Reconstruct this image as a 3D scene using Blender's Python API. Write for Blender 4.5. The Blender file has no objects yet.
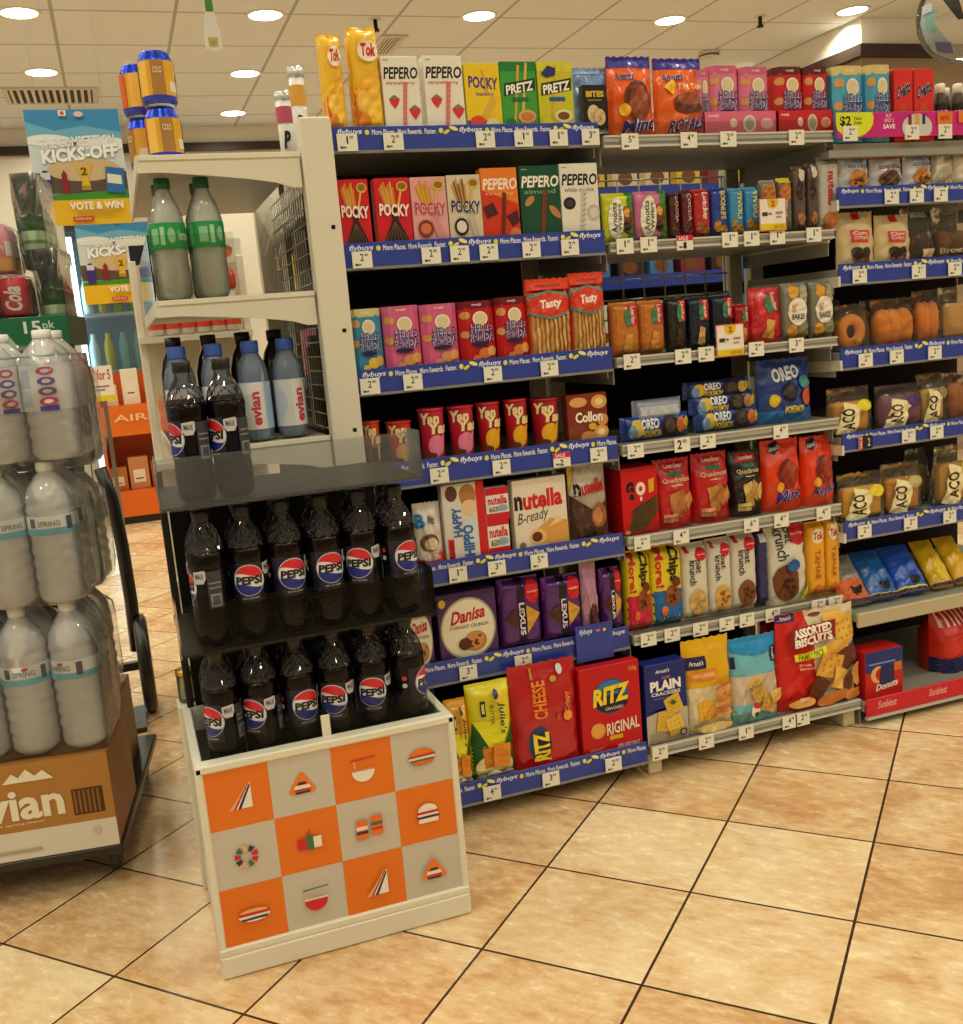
import bpy, math, random
import mathutils
from mathutils import Vector, Matrix
from math import sin, cos, pi, radians as RD
random.seed(7)
SC = bpy.context.scene
COL = SC.collection

# ---------------------------------------------------------------- camera
FPX, PITCH, YAW, ROLL = 1022.39152, -0.175070638, 0.325353537, 0.0849346894
CAM = Vector((0, 0, 1.09625))
TILE, TOX, TOY, TROT = 0.3, 3.05898821*.3, 8.17630131*.3, -0.807535145

def cam_axes():
    p, y, r = PITCH, YAW, ROLL
    f = Vector((sin(y)*cos(p), cos(y)*cos(p), sin(p)))
    rt = Vector((cos(y), -sin(y), 0)); dn = f.cross(rt)
    c, s = cos(r), sin(r)
    return c*rt+s*dn, -s*rt+c*dn, f
AX_R, AX_D, AX_F = cam_axes()

def ray(u, v): return AX_R*((u-481.5)/FPX)+AX_D*((v-512)/FPX)+AX_F
def aty(u, v, Y):
    d = ray(u, v); return d*(Y/d.y)+CAM
def atz(u, v, z):
    d = ray(u, v); return d*((z-CAM.z)/d.z)+CAM
def proj(P):
    q = Vector(P)-CAM; z = q.dot(AX_F)
    return FPX*q.dot(AX_R)/z+481.5, FPX*q.dot(AX_D)/z+512

cd = bpy.data.cameras.new('camera'); cam = bpy.data.objects.new('camera', cd); COL.objects.link(cam)
cd.sensor_fit = 'VERTICAL'; cd.sensor_height = 24; cd.lens = FPX/1024*24; cd.clip_start = .05; cd.clip_end = 60
m3 = Matrix((AX_R, -AX_D, -AX_F)).transposed()
cam.matrix_world = Matrix.Translation(CAM) @ m3.to_4x4()
SC.camera = cam

# ---------------------------------------------------------------- light and exposure
LAMP_W = 5.6           # watts of each ceiling downlight
w = bpy.data.worlds.new('world'); SC.world = w; w.use_nodes = True
w.node_tree.nodes['Background'].inputs[0].default_value = (1, .97, .80, 1)
w.node_tree.nodes['Background'].inputs[1].default_value = .5
SC.view_settings.view_transform = 'Standard'; SC.view_settings.look = 'None'
SC.view_settings.exposure = -0.08; SC.view_settings.gamma = 1.0; SC.view_settings.use_curve_mapping = False
SC.cycles.transparent_max_bounces = 24; SC.cycles.max_bounces = 8; SC.cycles.caustics_reflective = False; SC.cycles.caustics_refractive = False

# ---------------------------------------------------------------- materials
def lin(h):
    h = h.lstrip('#')
    if len(h) == 3: h = ''.join(c*2 for c in h)
    o = []
    for i in (0, 2, 4):
        c = int(h[i:i+2], 16)/255
        o.append(c/12.92 if c <= .04045 else ((c+.055)/1.055)**2.4)
    return (*o, 1)
MATS = {}
KIND = {'card': (.42, .35), 'foil': (.2, .6), 'plastic': (.3, .5), 'paint': (.45, .4), 'matte': (.75, .2), 'gloss': (.12, .6), 'cola': (.08, .22), 'metal': (.28, .5), 'ink': (.4, .35)}
def M(hexc, kind='ink'):
    key = (hexc, kind)
    if key in MATS: return MATS[key]
    m = bpy.data.materials.new('%s_%s' % (kind, hexc.strip('#'))); m.use_nodes = True
    n = m.node_tree.nodes; b = n['Principled BSDF']; L = m.node_tree.links
    b.inputs['Base Color'].default_value = lin(hexc)
    r, s = KIND[kind]
    b.inputs['Roughness'].default_value = r; b.inputs['Specular IOR Level'].default_value = s
    if kind == 'metal': b.inputs['Metallic'].default_value = .9
    if kind in ('foil', 'matte', 'paint'):
        t = n.new('ShaderNodeTexCoord'); q = n.new('ShaderNodeTexNoise'); bp = n.new('ShaderNodeBump')
        q.inputs['Scale'].default_value = {'foil': 45, 'matte': 60, 'paint': 90}[kind]; q.inputs['Detail'].default_value = 3
        bp.inputs['Strength'].default_value = {'foil': .35, 'matte': .2, 'paint': .06}[kind]; bp.inputs['Distance'].default_value = .004
        L.new(t.outputs['Object'], q.inputs['Vector']); L.new(q.outputs['Fac'], bp.inputs['Height']); L.new(bp.outputs['Normal'], b.inputs['Normal'])
    MATS[key] = m
    return m
def clear(name, tint, opac, rough=.08, body='#ffffff', spec=.5, ior=1.35, transl=.5):
    if name in MATS: return MATS[name]
    m = bpy.data.materials.new(name); m.use_nodes = True
    n = m.node_tree.nodes; L = m.node_tree.links; b = n['Principled BSDF']
    b.inputs['Base Color'].default_value = lin(body); b.inputs['Roughness'].default_value = rough; b.inputs['Specular IOR Level'].default_value = spec
    t = n.new('ShaderNodeBsdfTransparent'); t.inputs[0].default_value = lin(tint)
    gl = n.new('ShaderNodeBsdfGlossy'); gl.inputs['Roughness'].default_value = rough
    fr = n.new('ShaderNodeFresnel'); fr.inputs[0].default_value = ior
    m1 = n.new('ShaderNodeMixShader'); m1.inputs[0].default_value = opac; m2 = n.new('ShaderNodeMixShader')
    L.new(t.outputs[0], m1.inputs[1]); 
    tl = n.new('ShaderNodeBsdfTranslucent'); tl.inputs[0].default_value = lin(body); m0 = n.new('ShaderNodeMixShader'); m0.inputs[0].default_value = transl
    L.new(b.outputs[0], m0.inputs[1]); L.new(tl.outputs[0], m0.inputs[2]); L.new(m0.outputs[0], m1.inputs[2]); L.new(fr.outputs[0], m2.inputs[0]); L.new(m1.outputs[0], m2.inputs[1]); L.new(gl.outputs[0], m2.inputs[2])
    L.new(m2.outputs[0], n['Material Output'].inputs['Surface'])
    MATS[name] = m
    return m
def glow(hexc, strength):
    k = ('glow', hexc, strength)
    if k in MATS: return MATS[k]
    m = bpy.data.materials.new('glow_'+hexc.strip('#')); m.use_nodes = True
    b = m.node_tree.nodes['Principled BSDF']
    b.inputs['Emission Color'].default_value = lin(hexc); b.inputs['Emission Strength'].default_value = strength
    b.inputs['Base Color'].default_value = lin(hexc)
    MATS[k] = m
    return m
ACRYL = clear('clear_acrylic', '#f4f4f0', .006, .06, '#d8dcd8', ior=1.12)
FROST = clear('frosted_acrylic', '#eceef0', .13, .2, '#c9cdd2', ior=1.15)
PET = clear('clear_bottle', '#ffffff', .56, .05, '#fbfdff', ior=1.45, transl=.15)
PETN = clear('clear_neck', '#dcdcde', .06, .04, '#b9bcc0', ior=1.5)
BLUEPET = clear('blue_bottle', '#e6f0fb', .34, .06, '#b4ccf0', ior=1.4, transl=.2)
GREENPET = clear('green_tinted_bottle', '#fafdfa', .42, .05, '#f2fbf4', ior=1.4, transl=.2)
WRAP = clear('shrink_wrap', '#ffffff', .06, .12, '#ffffff', .8, ior=1.22)
def bump(m, scale, st, dist):
    n = m.node_tree.nodes; L = m.node_tree.links; t = n.new('ShaderNodeTexCoord'); q = n.new('ShaderNodeTexNoise'); q.inputs['Scale'].default_value = scale; q.inputs['Distortion'].default_value = 1.2
    bp = n.new('ShaderNodeBump'); bp.inputs['Strength'].default_value = st; bp.inputs['Distance'].default_value = dist; L.new(t.outputs['Object'], q.inputs['Vector']); L.new(q.outputs['Fac'], bp.inputs['Height'])
    for k in n:
        if k.type in ('BSDF_GLOSSY', 'BSDF_PRINCIPLED'): L.new(bp.outputs[0], k.inputs['Normal'])
bump(WRAP, 18, .5, .01)
BAGCLR = clear('clear_bag', '#fdfcf6', .10, .10, '#f8f2e2', .9, ior=1.25, transl=.6)
bump(BAGCLR, 30, .6, .008)
BUBBLE = clear('clear_balloon', '#fbf8f2', .14, .05, '#f4ecdf', .9, ior=1.12, transl=.6)
GLASS = clear('window_glass', '#f4fafa', .05, .03, '#ffffff')

# ---------------------------------------------------------------- mesh builder
class MB:
    def __init__(s): s.v = []; s.f = []; s.m = []; s.mats = []; s.sm = []
    def mi(s, m):
        if m not in s.mats: s.mats.append(m)
        return s.mats.index(m)
    def add(s, vs, fs, m, smooth=False):
        o = len(s.v); k = s.mi(m); s.v += [tuple(x) for x in vs]
        for f in fs: s.f.append(tuple(i+o for i in f)); s.m.append(k); s.sm.append(smooth)
        return s
    def box(s, x0, x1, y0, y1, z0, z1, m, e=0.0, xf=None):
        a, b, c = (x1-x0)/2, (y1-y0)/2, (z1-z0)/2; C = Vector(((x0+x1)/2, (y0+y1)/2, (z0+z1)/2))
        e = min(e, a*.45, b*.45, c*.45)
        if e <= 0:
            vs = [(sx*a, sy*b, sz*c) for sx in (-1, 1) for sy in (-1, 1) for sz in (-1, 1)]
            fs = [(0, 1, 3, 2), (4, 6, 7, 5), (0, 4, 5, 1), (2, 3, 7, 6), (0, 2, 6, 4), (1, 5, 7, 3)]
        else:
            vs = []; ix = {}
            for sx in (-1, 1):
                for sy in (-1, 1):
                    for sz in (-1, 1):
                        for k in range(3):
                            ix[sx, sy, sz, k] = len(vs)
                            q = [a-e, b-e, c-e]; q[k] += e
                            vs.append((sx*q[0], sy*q[1], sz*q[2]))
            fs = []
            for k in range(3):
                for sg in (-1, 1):
                    cyc = [(-1, -1), (1, -1), (1, 1), (-1, 1)]
                    f = []
                    for p, q in cyc:
                        t = [0, 0, 0]; t[k] = sg; t[(k+1) % 3] = p; t[(k+2) % 3] = q
                        f.append(ix[t[0], t[1], t[2], k])
                    fs.append(f)
                k1, k2 = (k+1) % 3, (k+2) % 3
                for p in (-1, 1):
                    for q in (-1, 1):
                        f = []
                        for t, kk in ((-1, k1), (-1, k2), (1, k2), (1, k1)):
                            g = [0, 0, 0]; g[k] = t; g[k1] = p; g[k2] = q
                            f.append(ix[g[0], g[1], g[2], kk])
                        fs.append(f)
            for sx in (-1, 1):
                for sy in (-1, 1):
                    for sz in (-1, 1): fs.append([ix[sx, sy, sz, k] for k in range(3)])
            g = []
            for f in fs:
                c0 = sum((Vector(vs[i]) for i in f), Vector())/len(f)
                nn = (Vector(vs[f[1]])-Vector(vs[f[0]])).cross(Vector(vs[f[2]])-Vector(vs[f[0]]))
                g.append(f if nn.dot(c0) > 0 else f[::-1])
            fs = g
        vs = [Vector(v)+C for v in vs]
        if xf: vs = [xf(v) for v in vs]
        return s.add(vs, fs, m)
    def lathe(s, prof, m, seg=24, c=(0, 0, 0), rip=None, smooth=True, cap=True):
        vs = []; fs = []
        for r, z in prof:
            for i in range(seg):
                a = 2*pi*i/seg; q = r*(1+(rip(a, z) if rip else 0))
                vs.append((c[0]+q*cos(a), c[1]+q*sin(a), c[2]+z))
        for j in range(len(prof)-1):
            for i in range(seg):
                k = (i+1) % seg
                fs.append((j*seg+i, j*seg+k, (j+1)*seg+k, (j+1)*seg+i))
        if cap:
            fs.append(tuple(range(seg))[::-1]); fs.append(tuple((len(prof)-1)*seg+i for i in range(seg)))
        return s.add(vs, fs, m, smooth)
    def tube(s, pts, r, m, seg=6):
        pts = [Vector(p) for p in pts]; vs = []; fs = []
        for i, p in enumerate(pts):
            d = (pts[min(i+1, len(pts)-1)]-pts[max(i-1, 0)]).normalized()
            u = d.orthogonal().normalized(); v = d.cross(u)
            for k in range(seg):
                a = 2*pi*k/seg; vs.append(p+u*(r*cos(a))+v*(r*sin(a)))
        for i in range(len(pts)-1):
            for k in range(seg):
                l = (k+1) % seg; fs.append((i*seg+k, i*seg+l, (i+1)*seg+l, (i+1)*seg+k))
        fs.append(tuple(range(seg))[::-1]); fs.append(tuple((len(pts)-1)*seg+k for k in range(seg)))
        return s.add(vs, fs, m, True)
    def prism(s, poly, y0, y1, m, axis='y'):     # poly in the other two axes
        n = len(poly)
        def P(a, b, t): return {'y': (a, t, b), 'x': (t, a, b), 'z': (a, b, t)}[axis]
        vs = [P(a, b, y0) for a, b in poly]+[P(a, b, y1) for a, b in poly]
        tri = mathutils.geometry.tessellate_polygon([[Vector((a, b, 0)) for a, b in poly]])
        fs = [tuple(t) for t in tri]+[tuple(i+n for i in t)[::-1] for t in tri]
        fs += [(i, (i+1) % n, (i+1) % n+n, i+n) for i in range(n)]
        return s.add(vs, fs, m)
    def sheet(s, fn, nu, nv, m, flip=False, smooth=True):
        vs = [fn(i/nu, j/nv) for j in range(nv+1) for i in range(nu+1)]; fs = []
        for j in range(nv):
            for i in range(nu):
                a = j*(nu+1)+i; f = (a, a+1, a+nu+2, a+nu+1)
                fs.append(f[::-1] if flip else f)
        return s.add(vs, fs, m, smooth)
    def mesh(s, name):
        me = bpy.data.meshes.new(name); me.from_pydata(s.v, [], s.f)
        for m in s.mats: me.materials.append(m)
        me.polygons.foreach_set('material_index', s.m); me.polygons.foreach_set('use_smooth', s.sm)
        me.update()
        return me
    def build(s, name, parent=None, loc=(0, 0, 0), rz=0):
        o = bpy.data.objects.new(name, s.mesh(name)); COL.objects.link(o)
        o.parent = parent; o.location = loc; o.rotation_euler = (0, 0, rz)
        return o

def thing(name, label, cat, loc=(0, 0, 0), rz=0, group=None):
    o = bpy.data.objects.new(name, None); COL.objects.link(o); o.location = loc; o.rotation_euler = (0, 0, rz); o.empty_display_size = .05
    return tag(o, label, cat, group)
def tag(o, label, cat, group=None):
    o['label'] = label; o['category'] = cat
    if group: o['group'] = group
    return o
def struct(o): o['kind'] = 'structure'; return o
def dup(root, loc, label=None, rz=None, group=None):
    r = root.copy(); COL.objects.link(r); r.location = loc
    if rz is not None: r.rotation_euler = (0, 0, rz)
    if label: r['label'] = label
    if group: r['group'] = group
    for ch in list(root.children):
        c = ch.copy(); COL.objects.link(c); c.parent = r
        for g in list(ch.children):
            d = g.copy(); COL.objects.link(d); d.parent = c
    return r

# ---------------------------------------------------------------- printed artwork (flat ink laid on a pack's surface)
_TC = {}
def text_tris(txt, shear=0, bold=.012, sp=1.0):
    k = (txt, shear, bold, sp)
    if k in _TC: return _TC[k]
    cu = bpy.data.curves.new('t', 'FONT'); cu.body = txt; cu.shear = shear; cu.offset = bold; cu.resolution_u = 2; cu.fill_mode = 'FRONT'; cu.space_character = sp
    ob = bpy.data.objects.new('t', cu); me = ob.to_mesh(); me.calc_loop_triangles()
    vs = [(v.co.x, v.co.y) for v in me.vertices]; tr = [tuple(t.vertices) for t in me.loop_triangles]
    ob.to_mesh_clear(); bpy.data.objects.remove(ob); bpy.data.curves.remove(cu)
    if not vs: _TC[k] = ([], []); return _TC[k]
    x0 = min(p[0] for p in vs); x1 = max(p[0] for p in vs); y0 = min(p[1] for p in vs); y1 = max(p[1] for p in vs)
    vs = [((x-x0)/(x1-x0+1e-9), (y-y0)/(y1-y0+1e-9)) for x, y in vs]
    _TC[k] = (vs, tr)
    return _TC[k]

def R_(a, b, c, d, col): return [('p', [(a, b), (c, b), (c, d), (a, d)], col)]
def P_(pts, col): return [('p', pts, col)]
def E_(cu, cv, ru, rv, col, rot=0, n=20):
    return [('p', [(cu+ru*cos(2*pi*i/n)*cos(rot)-rv*sin(2*pi*i/n)*sin(rot), cv+ru*cos(2*pi*i/n)*sin(rot)+rv*sin(2*pi*i/n)*cos(rot)) for i in range(n)], col)]
def T_(txt, a, b, c, d, col, sh=0, bold=.015, rot=0, o=None, ow=.05, slope=0):
    r = []
    if o: r.append(('t', txt, a, b, c, d, o, sh, bold+ow, rot, slope))
    r.append(('t', txt, a, b, c, d, col, sh, bold, rot, slope))
    return r
def L_(p, q, w, col, w2=None, asp=1.0):
    dx, dy = q[0]-p[0], (q[1]-p[1])*asp; n = math.hypot(dx, dy) or 1; nx, ny = -dy/n, dx/n/asp; h, g = w/2, (w if w2 is None else w2)/2
    return [('p', [(p[0]-nx*h, p[1]-ny*h), (q[0]-nx*g, q[1]-ny*g), (q[0]+nx*g, q[1]+ny*g), (p[0]+nx*h, p[1]+ny*h)], col)]

def lay(mb, art, fmap, kind='ink', maxlen=None, step=.00022, base=1):
    """fmap(u,v,layer_offset)->xyz"""
    lay_n = base
    for a in art:
        if a[0] == 'p':
            pts = a[1]; col = a[2]
            tri = mathutils.geometry.tessellate_polygon([[Vector((x, y, 0)) for x, y in pts]]) if len(pts) > 4 else ([(0, 1, 2), (0, 2, 3)] if len(pts) == 4 else [(0, 1, 2)])
        else:
            _, txt, x0, y0, x1, y1, col, sh, bold, rot, slope = a
            vs, tri = text_tris(txt, sh, bold)
            if rot == 90: pts = [(x1-(x1-x0)*v, y0+(y1-y0)*u) for u, v in vs]
            elif rot == -90: pts = [(x0+(x1-x0)*v, y1-(y1-y0)*u) for u, v in vs]
            else: pts = [(x0+(x1-x0)*u, y0+(y1-y0)*v+slope*(u-.5)) for u, v in vs]
        T = [tuple(pts[i] for i in t) for t in tri]
        if maxlen:
            out = []; st = list(T)
            while st:
                t = st.pop(); L = [math.dist(t[i], t[(i+1) % 3]) for i in range(3)]; k = L.index(max(L))
                if L[k] <= maxlen: out.append(t); continue
                A, B, C = t[k], t[(k+1) % 3], t[(k+2) % 3]; mm = ((A[0]+B[0])/2, (A[1]+B[1])/2)
                st += [(A, mm, C), (mm, B, C)]
            T = out
        vs3 = []; fs = []
        for t in T:
            ar = (t[1][0]-t[0][0])*(t[2][1]-t[0][1])-(t[2][0]-t[0][0])*(t[1][1]-t[0][1])
            if abs(ar) < 1e-9: continue
            if ar < 0: t = t[::-1]
            o = len(vs3)
            for p in t: vs3.append(fmap(min(max(p[0], 0), 1), min(max(p[1], 0), 1), lay_n*step))
            fs.append((o, o+1, o+2))
        mb.add(vs3, fs, M(col, kind) if isinstance(col, str) else col, bool(maxlen))
        lay_n += 1

# ---- pack shapes; each stands on z=0, front towards -Y
def box_pack(w, h, d, art, base, e=.0015, side=None, top=None):
    b = MB(); b.box(-w/2, w/2, -d/2, d/2, 0, h, M(side or base, 'card'), e)
    art = R_(.008, .006, .992, .994, base)+art
    lay(b, art, lambda u, v, o: (-w/2+u*w, -d/2-o, v*h))
    return b
def hex_pack(w, h, d, art, base, lid):
    b = MB(); c = w*.16
    poly = [(-w/2+c, -d/2), (w/2-c, -d/2), (w/2, -d/2+c), (w/2, d/2-c), (w/2-c, d/2), (-w/2+c, d/2), (-w/2, d/2-c), (-w/2, -d/2+c)]
    b.prism(poly[::-1], 0, h*.9, M(base, 'card'), 'z'); b.prism([(x*1.01, y*1.01) for x, y in poly][::-1], h*.9, h, M(lid, 'card'), 'z')
    f = c/w
    def fm(u, v, o):
        x = -w/2+u*w
        y = -d/2
        if u < f: y += c*(1-u/f)
        elif u > 1-f: y += c*(1-(1-u)/f)
        return (x, y-o*2, v*h)
    lay(b, art, fm, maxlen=.15)
    return b
def bag_pack(w, h, d, art, base, mk='foil', clearm=None, sq=2.6, seal=.055, wr=.0016, taper=.05, flat=.75, seed=0, hole=False, step=.0006):
    b = MB(); rs = random.Random(seed*31+7); ph = [rs.uniform(0, 6.3) for _ in range(6)]
    def ev(v):
        if v > 1-seal: return .02
        t = (1-seal-v)/(1-seal)
        top = min(1, t/.38)**.62
        bot = flat+(1-flat)*min(1, v/.18)
        return top*bot
    def thick(u, v):
        c = max(0, 1-abs(2*u-1)**sq)**.62
        k = min(1, c*1.4)
        n = wr*(sin(13*u+9*v+ph[0])+sin(23*v-7*u+ph[1])+.7*sin(31*u+17*v+ph[2])+.6*sin(41*v-29*u+ph[3]))
        return (d/2*ev(v)*c)+n*k*(.5+ev(v)*.6)*(1 if v < 1-seal else .5)
    def X(u, v):
        t = 1-taper*max(0, (v-.5)*2)-.03*sin(pi*v)*(1 if sq < 3.5 else .3)
        return (-w/2+u*w)*t
    def zz(u, v):
        return v*h+(.0022*sin(40*u) if v >= .999 else 0)
    f = lambda u, v, o=0: (X(u, v), -thick(u, v)-o-.0006, zz(u, v))
    g = lambda u, v: (X(u, v), thick(u, v)+.0006, zz(u, v))
    m = clearm or M(base, mk)
    b.sheet(f, 18, 22, m); b.sheet(g, 12, 14, m, True)
    # edges closed
    for vv, fl in ((0, True), (1, False)):
        n = 18; vs = [f(i/n, vv) for i in range(n+1)]+[g(i/n, vv) for i in range(n+1)]
        fs = [(i, i+1, n+2+i, n+1+i) for i in range(n)]
        b.add(vs, [q[::-1] for q in fs] if fl else fs, m)
    lay(b, art, f, 'ink', maxlen=.07, step=step, base=2)
    return b
def flow_pack(w, h, d, art, base, kind='foil', horiz=False, seed=0, rnd=6.0, seal=.035):
    b = MB(); rs = random.Random(seed*17+3); ph = [rs.uniform(0, 6.3) for _ in range(4)]
    def thick(u, v):
        if horiz: u, v = v, u
        e = min(v, 1-v)
        ends = .03 if e < seal else min(1, ((e-seal)/.07))**.5
        c = max(0, 1-abs(2*u-1)**rnd)**.5
        n = .0008*(sin(27*v+9*u+ph[0])+sin(45*v-13*u+ph[1])+.6*sin(63*v+ph[2]))
        return d/2*ends*c+n*min(1, c*2)
    f = lambda u, v, o=0: (-w/2+u*w, -thick(u, v)-o-.0005, v*h)
    g = lambda u, v: (-w/2+u*w, thick(u, v)+.0005, v*h)
    nu, nv = (26, 14) if horiz else (14, 26)
    us = [(.5-.5*cos(pi*i/nu)) for i in range(nu+1)]
    m = M(base, kind)
    ff = lambda u, v: f(.5-.5*cos(pi*u), .5-.5*cos(pi*v)); gg = lambda u, v: g(.5-.5*cos(pi*u), .5-.5*cos(pi*v))
    b.sheet(ff, nu, nv, m); b.sheet(gg, nu, nv, m, True)
    for vv, fl in ((0, True), (1, False)):
        n = 12; vs = [f(i/n, vv) for i in range(n+1)]+[g(i/n, vv) for i in range(n+1)]; fs = [(i, i+1, n+2+i, n+1+i) for i in range(n)]
        b.add(vs, [q[::-1] for q in fs] if fl else fs, m)
        vs = [f(vv, i/n) for i in range(n+1)]+[g(vv, i/n) for i in range(n+1)]
        b.add(vs, fs if fl else [q[::-1] for q in fs], m)
    lay(b, art, f, maxlen=.07, step=.0005, base=2)
    return b
def cup_pack(w, h, art, base):
    b = MB(); r0, r1 = w*.42, w*.49
    b.lathe([(r0*.9, 0), (r0, .002), (r1, h*.97), (r1, h*.975)], M(base, 'card'), 28)
    def fm(u, v, o):
        r = r0+(r1-r0)*v/.97+.0004+o; a = (u-.5)*pi*.98
        return (r*sin(a), -r*cos(a), v*h)
    lay(b, art, fm, maxlen=.12, step=.0003)
    l = MB(); l.lathe([(r1+.0006, h*.955), (r1+.0025, h*.965), (r1+.0025, h*.995), (r1*.96, h)], M(base, 'plastic'), 28)
    return b, l

# ================================================================ the room
CEIL = 2.82; BACKY = 8.5
def node_mat(name):
    m = bpy.data.materials.new(name); m.use_nodes = True
    return m, m.node_tree.nodes, m.node_tree.links
def floor_mat():
    m, n, L = node_mat('floor_tiles'); b = n['Principled BSDF']
    tc = n.new('ShaderNodeTexCoord'); sc = n.new('ShaderNodeVectorMath'); sc.operation = 'SCALE'; sc.inputs['Scale'].default_value = 1/TILE
    L.new(tc.outputs['Object'], sc.inputs[0])
    fr = n.new('ShaderNodeVectorMath'); fr.operation = 'FRACTION'; fl = n.new('ShaderNodeVectorMath'); fl.operation = 'FLOOR'
    L.new(sc.outputs[0], fr.inputs[0]); L.new(sc.outputs[0], fl.inputs[0])
    sx = n.new('ShaderNodeSeparateXYZ'); L.new(fr.outputs[0], sx.inputs[0])
    def mth(op, a, bb):
        k = n.new('ShaderNodeMath'); k.operation = op
        for i, q in enumerate((a, bb)):
            if isinstance(q, (int, float)): k.inputs[i].default_value = q
            else: L.new(q, k.inputs[i])
        return k.outputs[0]
    ds = []
    for ax in 'XY':
        c = mth('SUBTRACT', sx.outputs[ax], .5); c = mth('ABSOLUTE', c, 0); ds.append(mth('SUBTRACT', .5, c))
    dmin = mth('MINIMUM', *ds); g = mth('LESS_THAN', dmin, .0085)
    wn = n.new('ShaderNodeTexWhiteNoise'); wn.noise_dimensions = '3D'; L.new(fl.outputs[0], wn.inputs['Vector'])
    off = n.new('ShaderNodeVectorMath'); off.operation = 'MULTIPLY_ADD'; off.inputs[1].default_value = (9, 9, 9); L.new(wn.outputs['Color'], off.inputs[0]); L.new(sc.outputs[0], off.inputs[2])
    n1 = n.new('ShaderNodeTexNoise'); n1.inputs['Scale'].default_value = 1.3; n1.inputs['Detail'].default_value = 6; n1.inputs['Roughness'].default_value = .62; n1.inputs['Distortion'].default_value = .8
    n2 = n.new('ShaderNodeTexNoise'); n2.inputs['Scale'].default_value = 7; n2.inputs['Detail'].default_value = 5; n2.inputs['Roughness'].default_value = .7
    mp = n.new('ShaderNodeMapping'); mp.inputs['Scale'].default_value = (1, 2.1, 1); mp.inputs['Rotation'].default_value = (0, 0, .6)
    L.new(off.outputs[0], n1.inputs['Vector']); L.new(off.outputs[0], mp.inputs['Vector']); L.new(mp.outputs[0], n2.inputs['Vector'])
    mixv = mth('MULTIPLY_ADD', n1.outputs['Fac'], .62); 
    k = n.new('ShaderNodeMath'); k.operation = 'MULTIPLY_ADD'; L.new(n2.outputs['Fac'], k.inputs[0]); k.inputs[1].default_value = .55
    a = n.new('ShaderNodeMath'); a.operation = 'MULTIPLY'; L.new(n1.outputs['Fac'], a.inputs[0]); a.inputs[1].default_value = .6; L.new(a.outputs[0], k.inputs[2])
    tn = n.new('ShaderNodeMath'); tn.operation = 'MULTIPLY_ADD'; L.new(wn.outputs['Value'], tn.inputs[0]); tn.inputs[1].default_value = .16; L.new(k.outputs[0], tn.inputs[2])
    cr = n.new('ShaderNodeValToRGB'); e = cr.color_ramp.elements
    e[0].position = .42; e[0].color = lin('#b48a60'); e[1].position = .86; e[1].color = lin('#ecdcb6')
    for p, c in ((.54, '#c89f72'), (.63, '#d6b68c'), (.73, '#dfc8a2')):
        q = e.new(p); q.color = lin(c)
    L.new(tn.outputs[0], cr.inputs[0])
    mx = n.new('ShaderNodeMix'); mx.data_type = 'RGBA'; L.new(g, mx.inputs[0]); L.new(cr.outputs[0], mx.inputs[6]); mx.inputs[7].default_value = lin('#3c2a1c')
    L.new(mx.outputs[2], b.inputs['Base Color'])
    rr = n.new('ShaderNodeMath'); rr.operation = 'MULTIPLY_ADD'; L.new(n2.outputs['Fac'], rr.inputs[0]); rr.inputs[1].default_value = .25; rr.inputs[2].default_value = .12; L.new(rr.outputs[0], b.inputs['Roughness'])
    bp = n.new('ShaderNodeBump'); bp.inputs['Strength'].default_value = .25; bp.inputs['Distance'].default_value = .002
    hg = n.new('ShaderNodeMath'); hg.operation = 'SUBTRACT'; L.new(n2.outputs['Fac'], hg.inputs[0]); L.new(g, hg.inputs[1]); L.new(hg.outputs[0], bp.inputs['Height']); L.new(bp.outputs[0], b.inputs['Normal'])
    return m
fb = MB(); fb.add([(-9, -9, 0), (9, -9, 0), (9, 9, 0), (-9, 9, 0)], [(0, 1, 2, 3)], floor_mat())
FL = fb.build('floor', None, (TOX, TOY, 0), TROT); struct(FL)
def grid_mat(name, base, line, T, lw, off, rough=.8):
    m, n, L = node_mat(name); b = n['Principled BSDF']; b.inputs['Roughness'].default_value = rough
    tc = n.new('ShaderNodeTexCoord'); mp = n.new('ShaderNodeMapping'); mp.inputs['Location'].default_value = off; mp.inputs['Scale'].default_value = (1/T, 1/T, 1/T)
    L.new(tc.outputs['Object'], mp.inputs[0])
    br = n.new('ShaderNodeTexBrick'); br.offset = 0; br.inputs['Scale'].default_value = 1; br.inputs['Mortar Size'].default_value = lw; br.inputs['Brick Width'].default_value = 1; br.inputs['Row Height'].default_value = 1
    br.inputs['Color1'].default_value = lin(base); br.inputs['Color2'].default_value = lin(base); br.inputs['Mortar'].default_value = lin(line); br.inputs['Bias'].default_value = 0; br.inputs['Mortar Smooth'].default_value = .3
    L.new(mp.outputs[0], br.inputs['Vector']); L.new(br.outputs['Color'], b.inputs['Base Color'])
    return m
cb = MB(); cb.add([(-4, -3, CEIL), (8, -3, CEIL), (8, 8.6, CEIL), (-4, 8.6, CEIL)], [(0, 3, 2, 1)], grid_mat('ceiling_tiles', '#dfe4ea', '#a9abac', .59, .018, (.12, .28, 0)))
struct(cb.build('ceiling'))
def wallm(name, c):
    m, n, L = node_mat(name); b = n['Principled BSDF']; b.inputs['Roughness'].default_value = .7
    q = n.new('ShaderNodeTexNoise'); q.inputs['Scale'].default_value = 3; cr = n.new('ShaderNodeValToRGB')
    cr.color_ramp.elements[0].color = lin(c[0]); cr.color_ramp.elements[1].color = lin(c[1]); L.new(q.outputs['Fac'], cr.inputs[0]); L.new(cr.outputs[0], b.inputs['Base Color'])
    return m
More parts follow.
